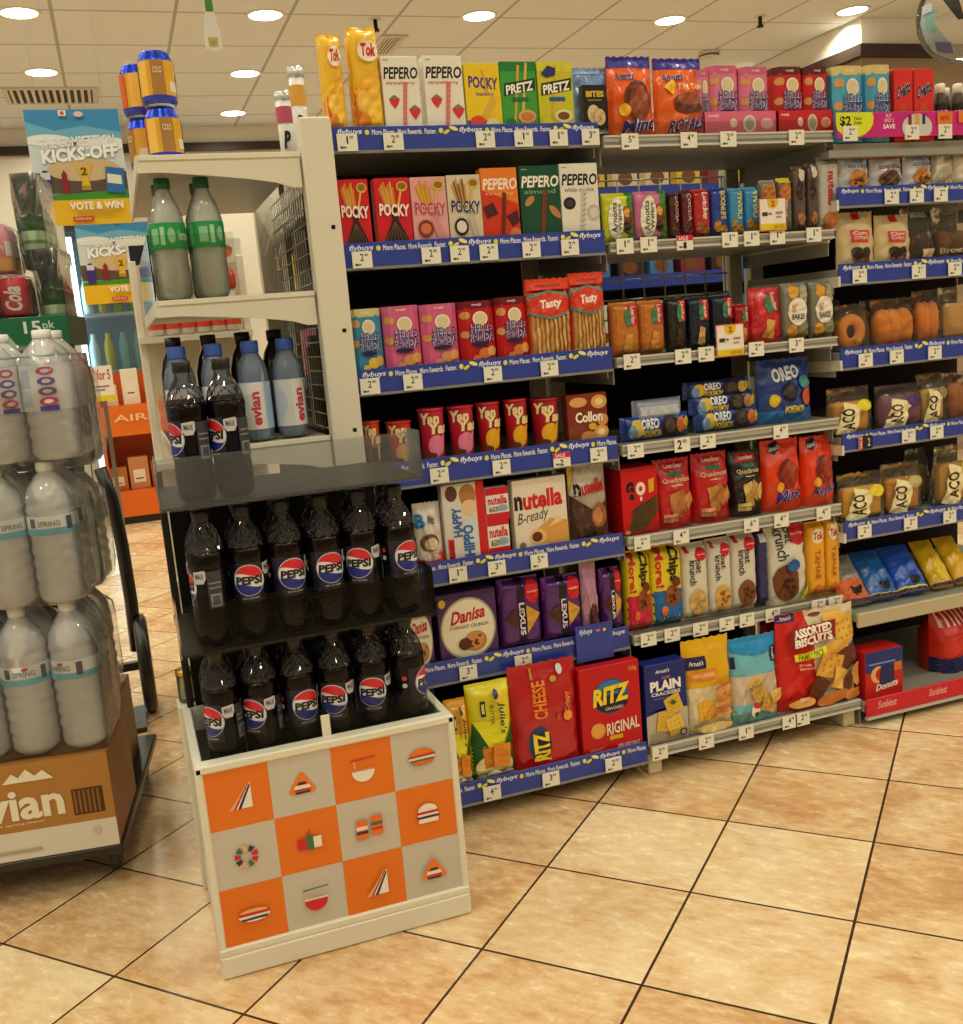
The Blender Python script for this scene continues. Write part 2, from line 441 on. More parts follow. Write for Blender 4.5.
WCREAM = wallm('wall_cream', ('#eae4d8', '#f0ebe0')); WTAN = wallm('wall_tan', ('#a9927a', '#b39c84')); DKBAND = M('#3a2c26', 'paint')
struct(MB().box(-4, 8, BACKY, BACKY+.1, 0, CEIL, WCREAM).build('wall_back'))
struct(MB().box(-4, 8, -1.9, -1.6, 0, 1.7, WTAN).build('unseen_gondola_block'))  # unseen block for the shelving behind the camera, added to cut low glare
struct(MB().box(-4, 4.6, BACKY-.04, BACKY-.001, 2.64, 2.70, DKBAND).build('trim_1'))
RB = MB(); RB.box(4.68, 7.99, 5.62, BACKY-.01, 0, 2.6, WTAN); RB.box(4.66, 7.99, 5.60, BACKY-.01, 2.6, CEIL-.001, WCREAM)
struct(RB.build('wall_corner'))
struct(MB().box(4.62, 7.98, 5.56, BACKY-.05, 2.585, 2.656, DKBAND).build('trim_2'))

# downlights: the store's ceiling grid
XS = [-2.52, -1.36, -.2, .98, 2.17, 3.38, 4.55, 5.7]; YS = [-2.4, -1.25, -.1, 1.05, 2.2, 3.35, 4.55, 5.72, 6.9, 8.02]
VIS = [(-.22, 5.79), (.98, 5.76), (2.16, 5.71), (3.38, 5.73), (4.5, 5.6-.12), (-.19, 6.9), (1.01, 6.93), (1.05, 8.04)]
def make_lamp():
    r = thing('ceiling_downlight', '', 'light')
    MB().lathe([(.088, -.004), (.105, -.004), (.107, 0), (.088, 0)], M('#e8e4da', 'paint'), 32, cap=False).build('trim_ring', r)
    MB().lathe([(.0, -.002), (.087, -.002)], glow('#fff3da', 9), 32, cap=False).build('lens', r)
    return r
LAMPN = ['round downlight in ceiling above hanging football poster', 'round downlight next to hanging green and white mobile', 'round downlight above yellow and green boxes', 'round downlight above orange bags of top shelf',
         'round downlight by the brown wall corner', 'round downlight beside the air vent', 'round downlight behind the drink cans, middle of its row going back', 'farthest small downlight near the dark wall band']
lamp0 = None; ld = bpy.data.lights.new('downlight', 'AREA'); ld.shape = 'DISK'; ld.size = .17; ld.energy = LAMP_W; ld.color = (1, .95, .72); ld.spread = RD(150)
def place_lamp(x, y, label=None):
    global lamp0
    if lamp0 is None: lamp0 = make_lamp(); o = lamp0; o.location = (x, y, CEIL)
    else: o = dup(lamp0, (x, y, CEIL))
    o['label'] = label or 'round downlight out of the frame in the store ceiling'
    o['group'] = 'ceiling downlights'
for i, (x, y) in enumerate(VIS): place_lamp(x, y, LAMPN[i])
for x in XS:
    for y in YS:
        if x > 4.6 and y > 5.3: continue
        q = bpy.data.objects.new('downlight', ld); COL.objects.link(q); q.location = (x, y, CEIL-.012)

# ================================================================ the shelving run
WHT = M('#d9d6c6', 'paint'); GREY = M('#8f8f88', 'paint'); RAIL = M('#a9aaa4', 'plastic'); DARKSHADE = M('#1d1613', 'matte'); BLUE = M('#2a3f9e', 'plastic'); WIRE = M('#9a958a', 'metal'); TAGW = M('#e4e4da', 'card')
FY, FYB = 2.142, 2.083
TAGD = {}
def price_tag(parent, x, y, z, digit='2', kind='white', wd=.042, ht=.034):
    """card slotted into the shelf edge"""
    key = (digit, kind)
    if key not in TAGD:
        b = MB(); b.box(-wd/2, wd/2, -.0012, .0012, 0, ht, TAGW)
        art = T_(digit, .46 if digit == '1' else .40, .42, .54 if digit == '1' else .58, .86, '#26261f')+T_('00', .62, .70, .80, .86, '#26261f')+R_(.13, .14, .28, .27, '#4a4a42')+R_(.30, .16, .42, .25, '#5c5c54')
        if kind == 'clear': art = R_(.0, .62, 1, 1, '#c8203c')+T_('SALE', .1, .68, .7, .92, '#f4e4e4')+art[2:]+T_(digit, .4, .1, .58, .52, '#26261f')
        if kind == 'green': art = T_(digit, .18, .2, .46, .86, '#22221c', bold=.03)+T_('00', .52, .6, .78, .86, '#22221c')
        if kind == 'sale': art = R_(0, 0, 1, 1, '#1c1c1c')+R_(0, 0, .26, 1, '#c01c34')+T_('SALE', .04, .06, .22, .94, '#f0d8d8', rot=90)+T_(digit, .62, .2, .8, .8, '#d8d8d0')
        lay(b, art, lambda u, v, o: (-wd/2+u*wd, -.0012-o, v*ht)); TAGD[key] = b.mesh('price_tag')
    o = bpy.data.objects.new('price_tag', TAGD[key]); COL.objects.link(o); o.parent = parent; o.location = (x, y, z)
    if kind in ('clear', 'sale'): o['label'] = 'red sale price tag'
    return o
def flybuys(b, x0, x1, y, z0, z1, phase):
    """blue strip with white wording, repeating"""
    b.box(x0, x1, y, y+.004, z0, z1, BLUE, .0008); b.box(x0, x1, y-.002, y+.006, z0-.006, z0, M('#7d7f86', 'plastic'))
    h = z1-z0; x = x0+phase; wd = .262
    while x < x1-.02:
        art = []
        for (txt, a, c, lo, hi, sh) in (('flybuys', .0, .052, .62, .90, .25), ('More Places.', .072, .122, .63, .86, .08), ('More Rewards.', .127, .18, .63, .86, .08), ('Faster.', .185, .211, .63, .86, .08)):
            if x+a >= x0 and x+c <= x1: art += T_(txt, (x+a-x0)/(x1-x0), lo, (x+c-x0)/(x1-x0), hi, '#dfe4f4', sh=sh, bold=.02)
        W = x1-x0
        for (cx, cz, rx, rz, ro, c) in ((.062, .74, .005, .11, 0, '#d8d44a'), (.221, .76, .005, .11, 0, '#dfe06a'), (.233, .70, .0075, .08, .5, '#d8d44a'), (.249, .84, .010, .09, -.5, '#e6e48a')):
            if x0 < x+cx-.01 and x+cx+.012 < x1:
                n = 14; art += [('p', [((x+cx-x0+rx*cos(2*pi*i/n)*cos(ro*.4))/W, cz+rz*sin(2*pi*i/n)+ro*.12*cos(2*pi*i/n)) for i in range(n)], c)]
        lay(b, art, lambda u, v, o: (x0+u*W, y-o, z0+v*h))
        x += wd
def shelf(parent, x0, x1, yf, yb, zt, zb, style, tags, phase=.012, name='shelf'):
    deck = zt-.012 if style == 'blue' else zt-.002
    th = .022
    b = MB(); b.box(x0, x1, yf+.004, yb, deck-th, deck, M('#8d8b80', 'paint'), .001); b.box(x0, x0+.003, yf+.02, yb, deck-.06, deck-th, GREY); b.box(x1-.003, x1, yf+.02, yb, deck-.06, deck-th, GREY)
    s = b.build(name, parent)
    e = MB()
    if style == 'blue': flybuys(e, x0, x1, yf-.004, zb, zt, phase)
    elif style == 'rail':
        e.box(x0, x1, yf-.004, yf+.004, zb, zt, RAIL, .001); e.box(x0, x1, yf-.007, yf-.004, zt-.004, zt, M('#c8c8c2', 'plastic')); e.box(x0, x1, yf-.007, yf-.004, zb, zb+.004, M('#c8c8c2', 'plastic'))
        e.box(x0, x1, yf-.0055, yf-.004, zb+.008, zb+.012, M('#7a7a76', 'plastic'))
    if style != 'none': e.build('edge_strip', s)
    if style == 'rail':
        g = MB(); g.box(x0+.003, x1-.003, yf+.004, yf+.0055, zt, zt+.028, ACRYL); g.build('front_guard', s)
    for t in tags:
        u = t[0] if isinstance(t, tuple) else t; dg = t[1] if isinstance(t, tuple) else '2'; kd = t[2] if isinstance(t, tuple) and len(t) > 2 else 'white'
        zm = (zt+zb)/2; x = aty(u, proj((aty(u, 300, yf).x, yf, zm))[1], yf).x
        price_tag(s, x, yf-.0095, zb-.002 if style == 'blue' else zb-.006, dg, kd)
    return s
def bay(name, label, x0, x1, levels, feet):
    r = thing(name, label, 'shelving', ((x0+x1)/2, 2.35, 0))
    for (zt, zb, st, tags, yf) in levels:
        s = shelf(None, x0, x1, yf, 2.53, zt, zb, st, tags, phase=random.choice([.012, .012, -.05]))
        s.parent = r; s.matrix_parent_inverse = Matrix.Translation((-(x0+x1)/2, -2.35, 0))
    def part(b, n):
        o = b.build(n, r); o.matrix_parent_inverse = Matrix.Translation((-(x0+x1)/2, -2.35, 0)); return o
    for fx in feet:
        part(MB().box(fx-.018, fx+.018, 2.10, 2.55, 0, .055, M('#cfcaa8', 'paint'), .003), 'foot')
    return r, part
B1X, B1E, B2X, B2E, B3X, B3E = .47, 1.068, 1.08, 1.69, 1.70, 2.45
L1 = [(1.526, 1.479, 'blue', [(346, '1'), 392, 483.6, (521.7, '1'), (556.7, '1'), (588.5, '3')], FY),
      (1.296, 1.246, 'blue', [360.7, 429.6, 458, 487, 529.5, 568], FY), (1.035, .985, 'blue', [368.5, 411.3, 491, 547.4], FY),
      (.831, .777, 'blue', [437.5, 499.5, (559.6, '2', 'clear'), 596.4], FY), (.60, .55, 'blue', [(456, '1'), (494.8, '3'), (537, '5')], FY),
      (.37, .319, 'blue', [(466, '3'), 521, 594], FY), (.097, .047, 'blue', [(489.6, '4'), (548.5, '3'), 611], FYB)]
bay1, part1 = bay('gondola_bay', 'white shelving bay with blue edge strips next to the white end post', B1X, B1E, L1, [.50])
L2 = [(1.497, 1.4715, 'rail', [(628, '5'), (686.7, '4'), 726, 794], FY), (1.267, 1.2455, 'rail', [(623, '1'), (646.7, '1'), (682.6, '1', 'clear'), (727.7, '1'), (749.3, '1'), (775, '1'), (811.4, '1')], FY),
      (1.0085, .986, 'rail', [630, 681, 704, 754, (794, '3')], FY), (.806, .779, 'rail', [633.5, (680, '2', 'green'), 705.5, (778.4, '4')], FY),
      (.586, .557, 'rail', [640, (679, '4'), (749, '6'), (779, '4'), (821, '4')], FY), (.3425, .318, 'rail', [646.4, 670, 698.3, 724.4, 744.6, (770.4, '4'), 816, 833], FY),
      (.078, .052, 'rail', [657.7, 704, (743.7, '1'), (787.2, '4'), 800], FYB)]
bay2, part2 = bay('gondola_bay', 'middle shelving bay with grey metal price rails', B2X, B2E, L2, [1.100, 1.672])
L3 = [(1.47, 1.452, 'none', [], FY), (1.365, 1.321, 'blue', [889, 914, 938], FY), (1.183, 1.135, 'blue', [857, 916, 952], FY), (.977, .927, 'blue', [863, 894, 932], FY), (.763, .72, 'blue', [(863, '2', 'sale'), 906, 934], FY),
      (.535, .488, 'blue', [862, 908, 947], FY), (.30, .27, 'none', [], 2.10), (.062, .04, 'none', [], 2.075)]
bay3, part3 = bay('gondola_bay', 'shelving bay of bagged cakes beside the middle bay, blue strips and a red base strip', B3X, B3E, L3, [])
# extra edges of the third bay
part3(MB().box(B3X, B3E, 2.092, 2.102, .262, .300, M('#b5ab90', 'paint'), .003), 'edge_lip')
b = MB(); b.box(B3X, B3E, 2.066, 2.072, .028, .075, M('#c4142c', 'plastic'), .001); b.box(B3X, B3E, 2.064, 2.074, .020, .028, M('#b9b9b4', 'plastic'))
for k in range(4):
    lay(b, T_('Sunblest', 0, 0, 1, 1, '#e8a8b0', sh=.25)+T_('FRESH BREAD', .1, -.45, .9, -.2, '#e8a8b0'), (lambda k: lambda u, v, o: (1.735+k*.165+u*.06, 2.066-o, .046+v*.02))(k))
part3(b, 'base_strip')
b = MB(); X0m, X1m = aty(834, 120, 2.135).x, B3E; b.box(X0m, X1m, 2.128, 2.132, 1.478, 1.536, M('#c4187c', 'plastic'), .001); W_ = X1m-X0m
mm = lambda px: (aty(px, 120, 2.13).x-X0m)/W_
art = R_(0, .0, .006, 1, '#5a3ab0')+E_(mm(853), .75, mm(873)-mm(853), .75, '#d8e020')+T_('$2', mm(839), .42, mm(850.5), .86, '#20202a', bold=.03)+T_('Value', mm(853), .70, mm(861), .84, '#6a7a20', sh=.2)+T_('Combo', mm(853), .52, mm(861), .66, '#6a7a20', sh=.2)
art += T_('BUY', mm(885), .78, mm(891), .92, '#f4c8e4')+T_('ANY 2', mm(883), .58, mm(893), .74, '#f4c8e4')+T_('SAVE', mm(882), .32, mm(894), .5, '#ffffff')
art += E_(mm(916), .35, mm(931)-mm(916), .56, '#c9c4c8')+R_(mm(907), .42, mm(910.5), .86, '#7a1c38')+R_(mm(914), .46, mm(918), .92, '#d8a030')+R_(mm(921), .48, mm(924), .88, '#30305a')
art += R_(mm(936), .45, mm(951), .95, '#e07820')+T_('NEW', mm(939), .6, mm(948), .8, '#7a2a10')+R_(mm(957), .5, mm(970), .95, '#e07820')
art = [a if a[0] == 't' else ('p', [(min(max(p[0], 0), 1), min(max(p[1], 0), 1)) for p in a[1]], a[2]) for a in art]
lay(b, art, lambda u, v, o: (X0m+u*W_, 2.128-o, 1.478+v*.058)); mo = part3(b, 'promotion_strip')
for u, dgt in ((851.8, '2'), (913.6, '2'), (946.8, '2')): price_tag(mo, aty(u, 132, 2.12).x, 2.1255, 1.47, dgt)
MB().box(B3X-.02, B3E, 2.14, 2.2, 1.435, 1.452, GREY).build('front_lip', mo)
# uprights, dark sheets painted as the unlit shelf depths, brackets, mesh
def upright(part, x, y0=2.53, y1=2.57, z1=1.50):
    part(MB().box(x-.02, x+.02, y0, y1, 0, z1, M('#b7b3a0', 'paint'), .002), 'upright')
upright(part1, 1.045); upright(part2, 1.10); upright(part2, 1.665); upright(part3, 1.735)
part1(MB().box(B1X, 1.02, 2.535, 2.55, .04, 1.50, DARKSHADE), 'back_or_shade_panel')  # dark brown sheet for unlit mesh and goods behind, shade put into colour
part2(MB().box(1.125, 1.64, 2.535, 2.55, .04, .98, DARKSHADE), 'back_or_shade_panel')  # same painted shade, only below the open wire mesh
part3(MB().box(1.76, B3E, 2.535, 2.55, .04, 1.45, DARKSHADE), 'back_or_shade_panel')  # painted shade for the unlit back of the cake bay
b = MB()
for k in range(9): x = 1.125+k*.064; b.tube([(x, 2.545, .98), (x, 2.545, 1.46)], .0022, WIRE, 5)
for k in range(10): z = .99+k*.052; b.tube([(1.12, 2.545, z), (1.645, 2.545, z)], .0022, WIRE, 5)
part2(b, 'back_mesh')
for zt in (1.267, 1.0085, .806, .586, .3425):
    part2(MB().box(B2E-.004, B2E+.002, 2.16, 2.53, zt-.03, zt-.004, WHT), 'bracket')
for zt in (1.365, 1.183, .977, .763, .535):
    part3(MB().prism([(2.135, zt-.055), (2.53, zt-.075), (2.53, zt-.03), (2.135, zt-.03)], B3X-.004, B3X+.002, WHT, 'x'), 'bracket')
# left end post and end mesh
b = MB(); b.box(.402, .466, 2.112, 2.155, 0, 1.541, WHT, .003)
for z in (1.327, 1.120, .914, .7, .5): b.box(.4445, .4525, 2.1112, 2.113, z-.004, z+.004, M('#14120f', 'matte'))
part1(b, 'end_post')
b = MB()
for k in range(21): y = 2.19+k*.032; b.tube([(.44, y, .86), (.44, y, 1.47)], .0018, WIRE, 5)
for k in range(19): z = .87+k*.033; b.tube([(.44, 2.17, z), (.44, 2.86, z)], .0018, WIRE, 5)
part1(b, 'end_mesh')
part1(MB().box(.40, .455, 2.865, 2.905, 0, 1.5, WHT, .002), 'end_post')
for zr in (1.19, .90, 1.47): part1(MB().box(.47, 1.068, 2.575, 2.86, zr-.02, zr, GREY), 'rear_shelf')
part1(MB().box(.405, .462, 2.16, 2.86, .02, .85, M('#3a332c', 'matte')), 'end_panel')

# ================================================================ printed fronts (u right, v up, both 0..1)
def cookie(cu, cv, r, asp=1.0, c='#b5783e', d='#5a3018', n=7, seed=1):
    rs = random.Random(seed); o = E_(cu, cv, r, r*asp, c)+E_(cu-.1*r, cv+.1*r*asp, r*.86, r*.86*asp, '#c88d50' if c == '#b5783e' else c)
    for i in range(n):
        a = rs.uniform(0, 6.3); q = rs.uniform(.1, .7)*r; o += E_(cu+q*cos(a), cv+q*sin(a)*asp, r*.15, r*.13*asp, d, n=8)
    return o
def square(cu, cv, r, asp, rot, c, dots='#a8701c'):
    def pt(x, y): return (cu+x*cos(rot)-y*sin(rot), cv+(x*sin(rot)+y*cos(rot))*asp)
    o = [('p', [pt(-r, -r), pt(r, -r), pt(r, r), pt(-r, r)], c)]
    for i in (-.5, 0, .5):
        for j in (-.5, 0, .5):
            if dots: x, y = pt(i*r, j*r); o += E_(x, y, r*.08, r*.08*asp, dots, n=6)
    return o
def strawberry(cu, cv, r, asp):
    return P_([(cu-r, cv+.5*r*asp), (cu-.7*r, cv-.3*r*asp), (cu, cv-1.2*r*asp), (cu+.7*r, cv-.3*r*asp), (cu+r, cv+.5*r*asp), (cu+.5*r, cv+.9*r*asp), (cu-.5*r, cv+.9*r*asp)], '#d2303a')+P_([(cu-.7*r, cv+.8*r*asp), (cu, cv+.5*r*asp), (cu+.7*r, cv+.8*r*asp), (cu, cv+1.3*r*asp)], '#5f8a3a')
def a_pepero(bg, sub, subc, stick, extra, namec='#16161a'):
    o = T_('PEPERO', .04, .70, .98, .86, namec, sh=.18, bold=.03)+R_(.06, .94, .2, .955, '#9a9a9a')+T_(sub, .10, .615, .88, .675, subc, bold=.01)
    o += extra+L_((.50, .03), (.62, .66), .10, stick)+[x for k in range(8) for x in L_((.46+k*.018, .06+k*.072), (.60+k*.012, .09+k*.072), .012, '#f2b8bc' if stick == '#d8707c' else '#3a1810', asp=2)]
    return o
def a_pocky(name_c, out, tip, base_dip, extra, sticks='#d8a040'):
    o = []
    for k in range(7):
        x = .14+k*.062; o += L_((.46+(k-3)*.03, .48), (x, .86+.04*(k % 3)), .055, sticks if k % 2 else '#c48a2c')
    o += E_(.78, .87, .16, .075, '#d8b040')+E_(.78, .875, .12, .05, '#8a6a1c')+L_((.74, .80), (.56, .45), .06, '#d8b040')
    if base_dip: o += P_([(.40, .60), (.62, .60), (.60, .40), (.92, .03), (.12, .03), (.44, .40)], base_dip)+[x for k in range(6) for x in L_((.5, .36), (.16+k*.14, .03), .012, '#7a5a48')]
    o += T_('POCKY', .08, .44, .94, .62, name_c, bold=.035, o=out, ow=.045, slope=-.03, sh=.05)
    return o+extra
def a_panda(bg, top, l2='#c8703c'):
    o = R_(0, .88, 1, 1, top)+T_('meiji', .36, .915, .62, .96, '#f0e0e0')
    o += E_(.16, .78, .13, .065, '#cf9a5c')+E_(.13, .48, .11, .06, '#cf9a5c')+E_(.56, .72, .21, .115, '#e9e6dc')+E_(.56, .72, .17, .09, '#d9c9a4')
    o += T_('HELLO', .26, .50, .92, .635, '#2a2f7e', bold=.02, o='#e6e4f0', ow=.04)+T_('PANDA', .22, .36, .94, .505, '#2a2f7e', bold=.02, o='#e6e4f0', ow=.04)+E_(.5, .32, .26, .035, '#1e2050')
    o += E_(.62, .17, .18, .085, l2)+E_(.82, .20, .13, .08, '#d9a05a')+E_(.38, .09, .12, .06, l2)
    return o
def a_tok():
    return R_(0, 0, 1, .44, '#d8641c')+P_([(0, .43), (1, .60), (1, .44), (0, .36)], '#f0b824')+E_(.35, .30, .28, .13, '#e8a02c')+E_(.34, .30, .23, .10, '#f2c452')+E_(.78, .34, .3, .2, '#eeb93a')+E_(.75, .16, .34, .14, '#f4c63e')+E_(.3, .10, .22, .08, '#d88a28')+E_(.60, .76, .36, .10, '#f4ead2')+T_('Tok', .36, .71, .86, .83, '#c8202c', bold=.04, sh=.1)
def a_pretz(dark, lite, c1, c2):
    return R_(0, .86, 1, 1, c2)+L_((.34, .1), (.52, .95), .07, '#c8a040')+L_((.54, .1), (.74, .98), .07, '#d8b450')+P_([(.08, .50), (.94, .58), (.96, .76), (.10, .68)], dark)+T_('PRETZ', .14, .55, .90, .69, '#f2f2e6', bold=.035, slope=.07)+R_(.3, .42, .75, .48, c1)+E_(.68, .20, .25, .10, lite)+E_(.68, .20, .17, .06, '#7a4a1c')+E_(.22, .10, .14, .08, c2)
def a_mcbag(name, win):
    o = R_(0, .86, 1, 1, '#2a2490')+E_(.5, .91, .035, .02, '#e8e8e8')+T_("Arnott's", .12, .70, .52, .80, '#20206a', bold=.03, sh=.2, o='#e8e8ea', ow=.03)
    if win: o += E_(.56, .44, .30, .25, '#5a2418')+E_(.60, .42, .23, .22, '#8a4028')+E_(.63, .46, .14, .16, '#9a5236')+E_(.26, .33, .11, .08, '#e0a820')
    else: o += E_(.62, .44, .32, .10, '#7a3a22')+E_(.62, .38, .32, .09, '#5c2818')+E_(.62, .46, .26, .07, '#9a5838')+P_([(.12, .62), (.3, .52), (.36, .66), (.3, .72)], '#e8b828')+T_('TIM TAM', .4, .58, .9, .66, '#f0c0a0', sh=.2)
    return o+T_(name, .18, .07, .92, .22, '#241e7c', bold=.03, sh=.25, slope=.06, o='#e2e0ee', ow=.04)
def a_orangebag(name, seed):
    return P_([(.14, .84), (.30, .80), (.50, .92), (.42, .99), (.2, .95)], '#1c1c40')+T_("Arnott's", .16, .86, .48, .93, '#e8e0d8', sh=.2, slope=.05)+E_(.56, .52, .27, .21, '#6a1c14')+E_(.60, .51, .20, .20, '#8a2c1c')+E_(.64, .56, .13, .15, '#9c3a26')+E_(.32, .35, .10, .07, '#e0a028')+T_(name, .20, .14, .88, .30, '#262480', bold=.03, sh=.25, slope=.06, o='#e0b8c8', ow=.04)
def a_loacker(dark=False):
    o = R_(.18, .84, .82, .96, '#b81c2c')+T_('Loacker', .26, .875, .76, .935, '#f0e2d8')+E_(.5, .79, .22, .035, '#2a6a4a')
    o += T_('Quadratini', .14, .66, .88, .735, '#d8b48a' if not dark else '#cbb678', bold=.02)+R_(.34, .62, .64, .63, '#d8c8b8')
    c = '#c08448' if not dark else '#d2b468'; d = '#a56a34' if not dark else '#b08c44'
    return o+square(.42, .40, .13, 1.0, .2, c, None)+square(.62, .40, .14, .9, -.5, d, None)+square(.80, .38, .11, .9, .5, c, None)+square(.44, .26, .12, .9, .1, d, None)+R_(.12, .10, .46, .22, '#d8926a' if not dark else '#d0bc6c')+R_(.12, .155, .46, .165, '#7a4020')
def a_packoat(c, choc, asp=3.0):
    return E_(.68, .86, .24, .085, '#c4182c')+T_('munchys', .54, .845, .86, .875, '#f2e0dc')+R_(.08, .90, .24, .97, '#c82030')+T_('oat', .46, .62, .66, .80, '#262622', rot=-90)+T_('krunch', .20, .48, .46, .80, '#262622', rot=-90)+cookie(.50, .25, .36, .46, c, choc, 9, 3)+E_(.3, .08, .1, .03, '#a83028')
def a_chipsmore(bot):
    return R_(0, 0, 1, .46, bot)+T_("More!", .10, .50, .36, .98, '#c41c24', bold=.03, rot=-90)+T_('Chips', .44, .56, .84, .98, '#221c14', bold=.04, rot=-90)+cookie(.60, .38, .24, .55, '#8a4a24', '#3a1a0c')+E_(.70, .56, .14, .06, '#6a2c14')+E_(.3, .22, .1, .06, '#d86a3a')
def a_lexus():
    return R_(.40, 0, .58, 1, '#221226')+T_('LEXUS', .43, .20, .56, .66, '#e4dcec', bold=.03, rot=-90)+E_(.78, .80, .18, .17, '#c41c2c')+T_('munchys', .65, .78, .91, .82, '#f0d8d4')+P_([(.60, .62), (.94, .47), (.60, .22)], '#cc9a3c')+P_([(.06, .46), (.36, .60), (.36, .30)], '#4a2418')+P_([(.0, 1), (.12, 1), (.0, .62)], '#7a3a9a')
def a_danisa():
    return R_(0, .92, 1, 1, '#3c2050')+E_(.5, .46, .47, .46, '#b0a486', n=40)+E_(.5, .46, .44, .43, '#e2dcc6', n=40)+T_('Danisa', .20, .56, .80, .76, '#b81c2c', bold=.035, sh=.3, slope=.06)+T_('CURRANT CRUNCH', .18, .47, .84, .52, '#5a4a3a')+cookie(.60, .26, .20, .75, '#b5783e', '#5a3018')+E_(.42, .24, .11, .09, '#5a2a1c')+E_(.08, .88, .06, .06, '#c8a83c')
def a_yanyan(c2):
    return E_(.52, .30, .25, .2, c2)+T_('Yan', .10, .70, .62, .92, '#e9d0a0', bold=.05, o='#6a2c1c', ow=.05, sh=.1)+T_('Yan', .30, .52, .94, .74, '#e9d0a0', bold=.05, o='#6a2c1c', ow=.05, sh=.1)+L_((.45, .06), (.74, .5), .09, c2)+E_(.3, .12, .2, .07, '#6a3018')
def a_collon():
    o = E_(.28, .84, .22, .10, '#d2a060')+E_(.80, .82, .20, .14, '#cf9c58')+E_(.80, .82, .10, .07, '#e8cc98')+E_(.2, .2, .26, .2, '#7a3c20')+E_(.82, .20, .18, .14, '#d2a060')+E_(.82, .2, .09, .07, '#efd8a8')+E_(.5, .12, .2, .12, '#c08848')+E_(.86, .45, .14, .12, '#c8924c')+T_('Collon', .18, .42, .86, .64, '#efe6d6', bold=.04, o='#4a1c12', ow=.03)+E_(.6, .33, .10, .07, '#d8a820')
    return o
def a_ritz():
    return E_(.5, .64, .30, .20, '#164a8a', n=30)+E_(.5, .66, .27, .165, '#2a7ab8', n=30)+E_(.52, .56, .27, .10, '#1c1c34', n=26)+T_('RITZ', .20, .56, .82, .76, '#eed22a', bold=.05, sh=.12, slope=.03, o='#16243c', ow=.05)+T_('CRACKERS', .40, .485, .70, .52, '#d8c8b8')+T_('100g', .82, .88, .95, .945, '#d8a03c')+E_(.26, .27, .125, .09, '#d08a34')+E_(.25, .28, .11, .08, '#dfa048')+T_('RIGINAL', .40, .21, .95, .35, '#e8dcc8', bold=.02, slope=.03)+R_(.44, .14, .66, .19, '#d8a020')+R_(.10, .05, .3, .055, '#e8a0a0')+R_(.1, .07, .34, .075, '#e8a0a0')+T_('20% LESS SALT', .56, .035, .94, .075, '#e8dcd0')
def a_ritzbag():
    return E_(.36, .24, .17, .17, '#14406e', n=26)+E_(.40, .22, .13, .13, '#1a1a2e', n=24)+T_('RITZ', .26, .07, .50, .35, '#eed22a', bold=.05, rot=90, o='#16243c', ow=.04)+T_('CHEESE', .30, .48, .50, .84, '#e8842c', bold=.03, rot=90)+R_(.30, .86, .34, .97, '#b08030')+T_('Crispy', .76, .50, .86, .70, '#e89040', bold=.02, rot=90)+E_(.80, .47, .07, .05, '#e89040')+R_(.63, .44, .67, .5, '#c8502c')+E_(.63, .84, .05, .03, '#c89838')+E_(.74, .92, .045, .05, '#d0d0d8')
def a_julies():
    return P_([(0, .36), (.06, .62), (.48, .30), (.10, 0), (0, 0)], '#1c5a24')+P_([(1, .36), (.96, .56), (.72, .30), (.9, 0), (1, 0)], '#1c5a24')+P_([(.06, .64), (.94, .60), (.66, .30), (.44, .30)], '#e2e028')+E_(.5, .12, .44, .16, '#e0d8a0')+square(.42, .24, .17, .62, .1, '#cc7a22')+square(.66, .25, .20, .6, -.1, '#dd8a2a')+T_("Julie's", .62, .48, .80, .82, '#2c2c50', bold=.02, sh=.15, rot=-90)+T_('BUTTER', .44, .60, .53, .80, '#2a5a2a', bold=.02, rot=-90)+E_(.66, .88, .10, .06, '#e8c83a')+E_(.60, .90, .06, .05, '#2a2a80')+R_(.22, .70, .34, .86, '#22283c')+R_(.25, .73, .31, .83, '#d8d060')+E_(.44, .06, .18, .06, '#d2d2d8')+E_(.76, .06, .14, .05, '#b0b0d0')
def a_plain():
    return R_(0, 0, 1, .40, '#b9b09c')+P_([(0, .40), (1, .40), (1, .47), (0, .36)], '#1c2878')+T_("Arnott's", .26, .88, .6, .93, '#e8e8f0', sh=.2)+T_('VITA-WEAT', .4, .80, .62, .835, '#d08060')+T_('PLAIN', .12, .66, .86, .79, '#eeece6', bold=.05)+T_('CRACKERS', .14, .60, .84, .645, '#e0dede', bold=.03)+R_(.2, .56, .7, .567, '#8890b8')+square(.66, .46, .19, .62, .35, '#dab648')+square(.44, .26, .20, .62, -.2, '#d6b040')+square(.66, .20, .19, .62, .3, '#e0be54')+E_(.62, .50, .07, .03, '#4a5a2c')+E_(.84, .10, .09, .05, '#5a3a6a')+E_(.84, .10, .05, .03, '#b9b0a0')
def a_cheesecrk():
    return R_(0, 0, 1, .50, '#d8cca4')+R_(.02, .70, .44, .83, '#22204e')+T_("Arnott's", .10, .74, .38, .79, '#e8e8f0', sh=.2)+R_(.08, .58, .66, .68, '#d8822a')+T_('CREAM CRACKERS', .14, .61, .6, .65, '#f0d8a8')+square(.38, .24, .17, .62, .05, '#e0a830')+[x for k in range(6) for x in P_([(.54, .14+k*.065), (.92, .17+k*.065), (.90, .215+k*.065), (.54, .18+k*.065)], '#c8742a' if k % 2 else '#dd9238')]+E_(.5, .06, .42, .05, '#d8bc7c')
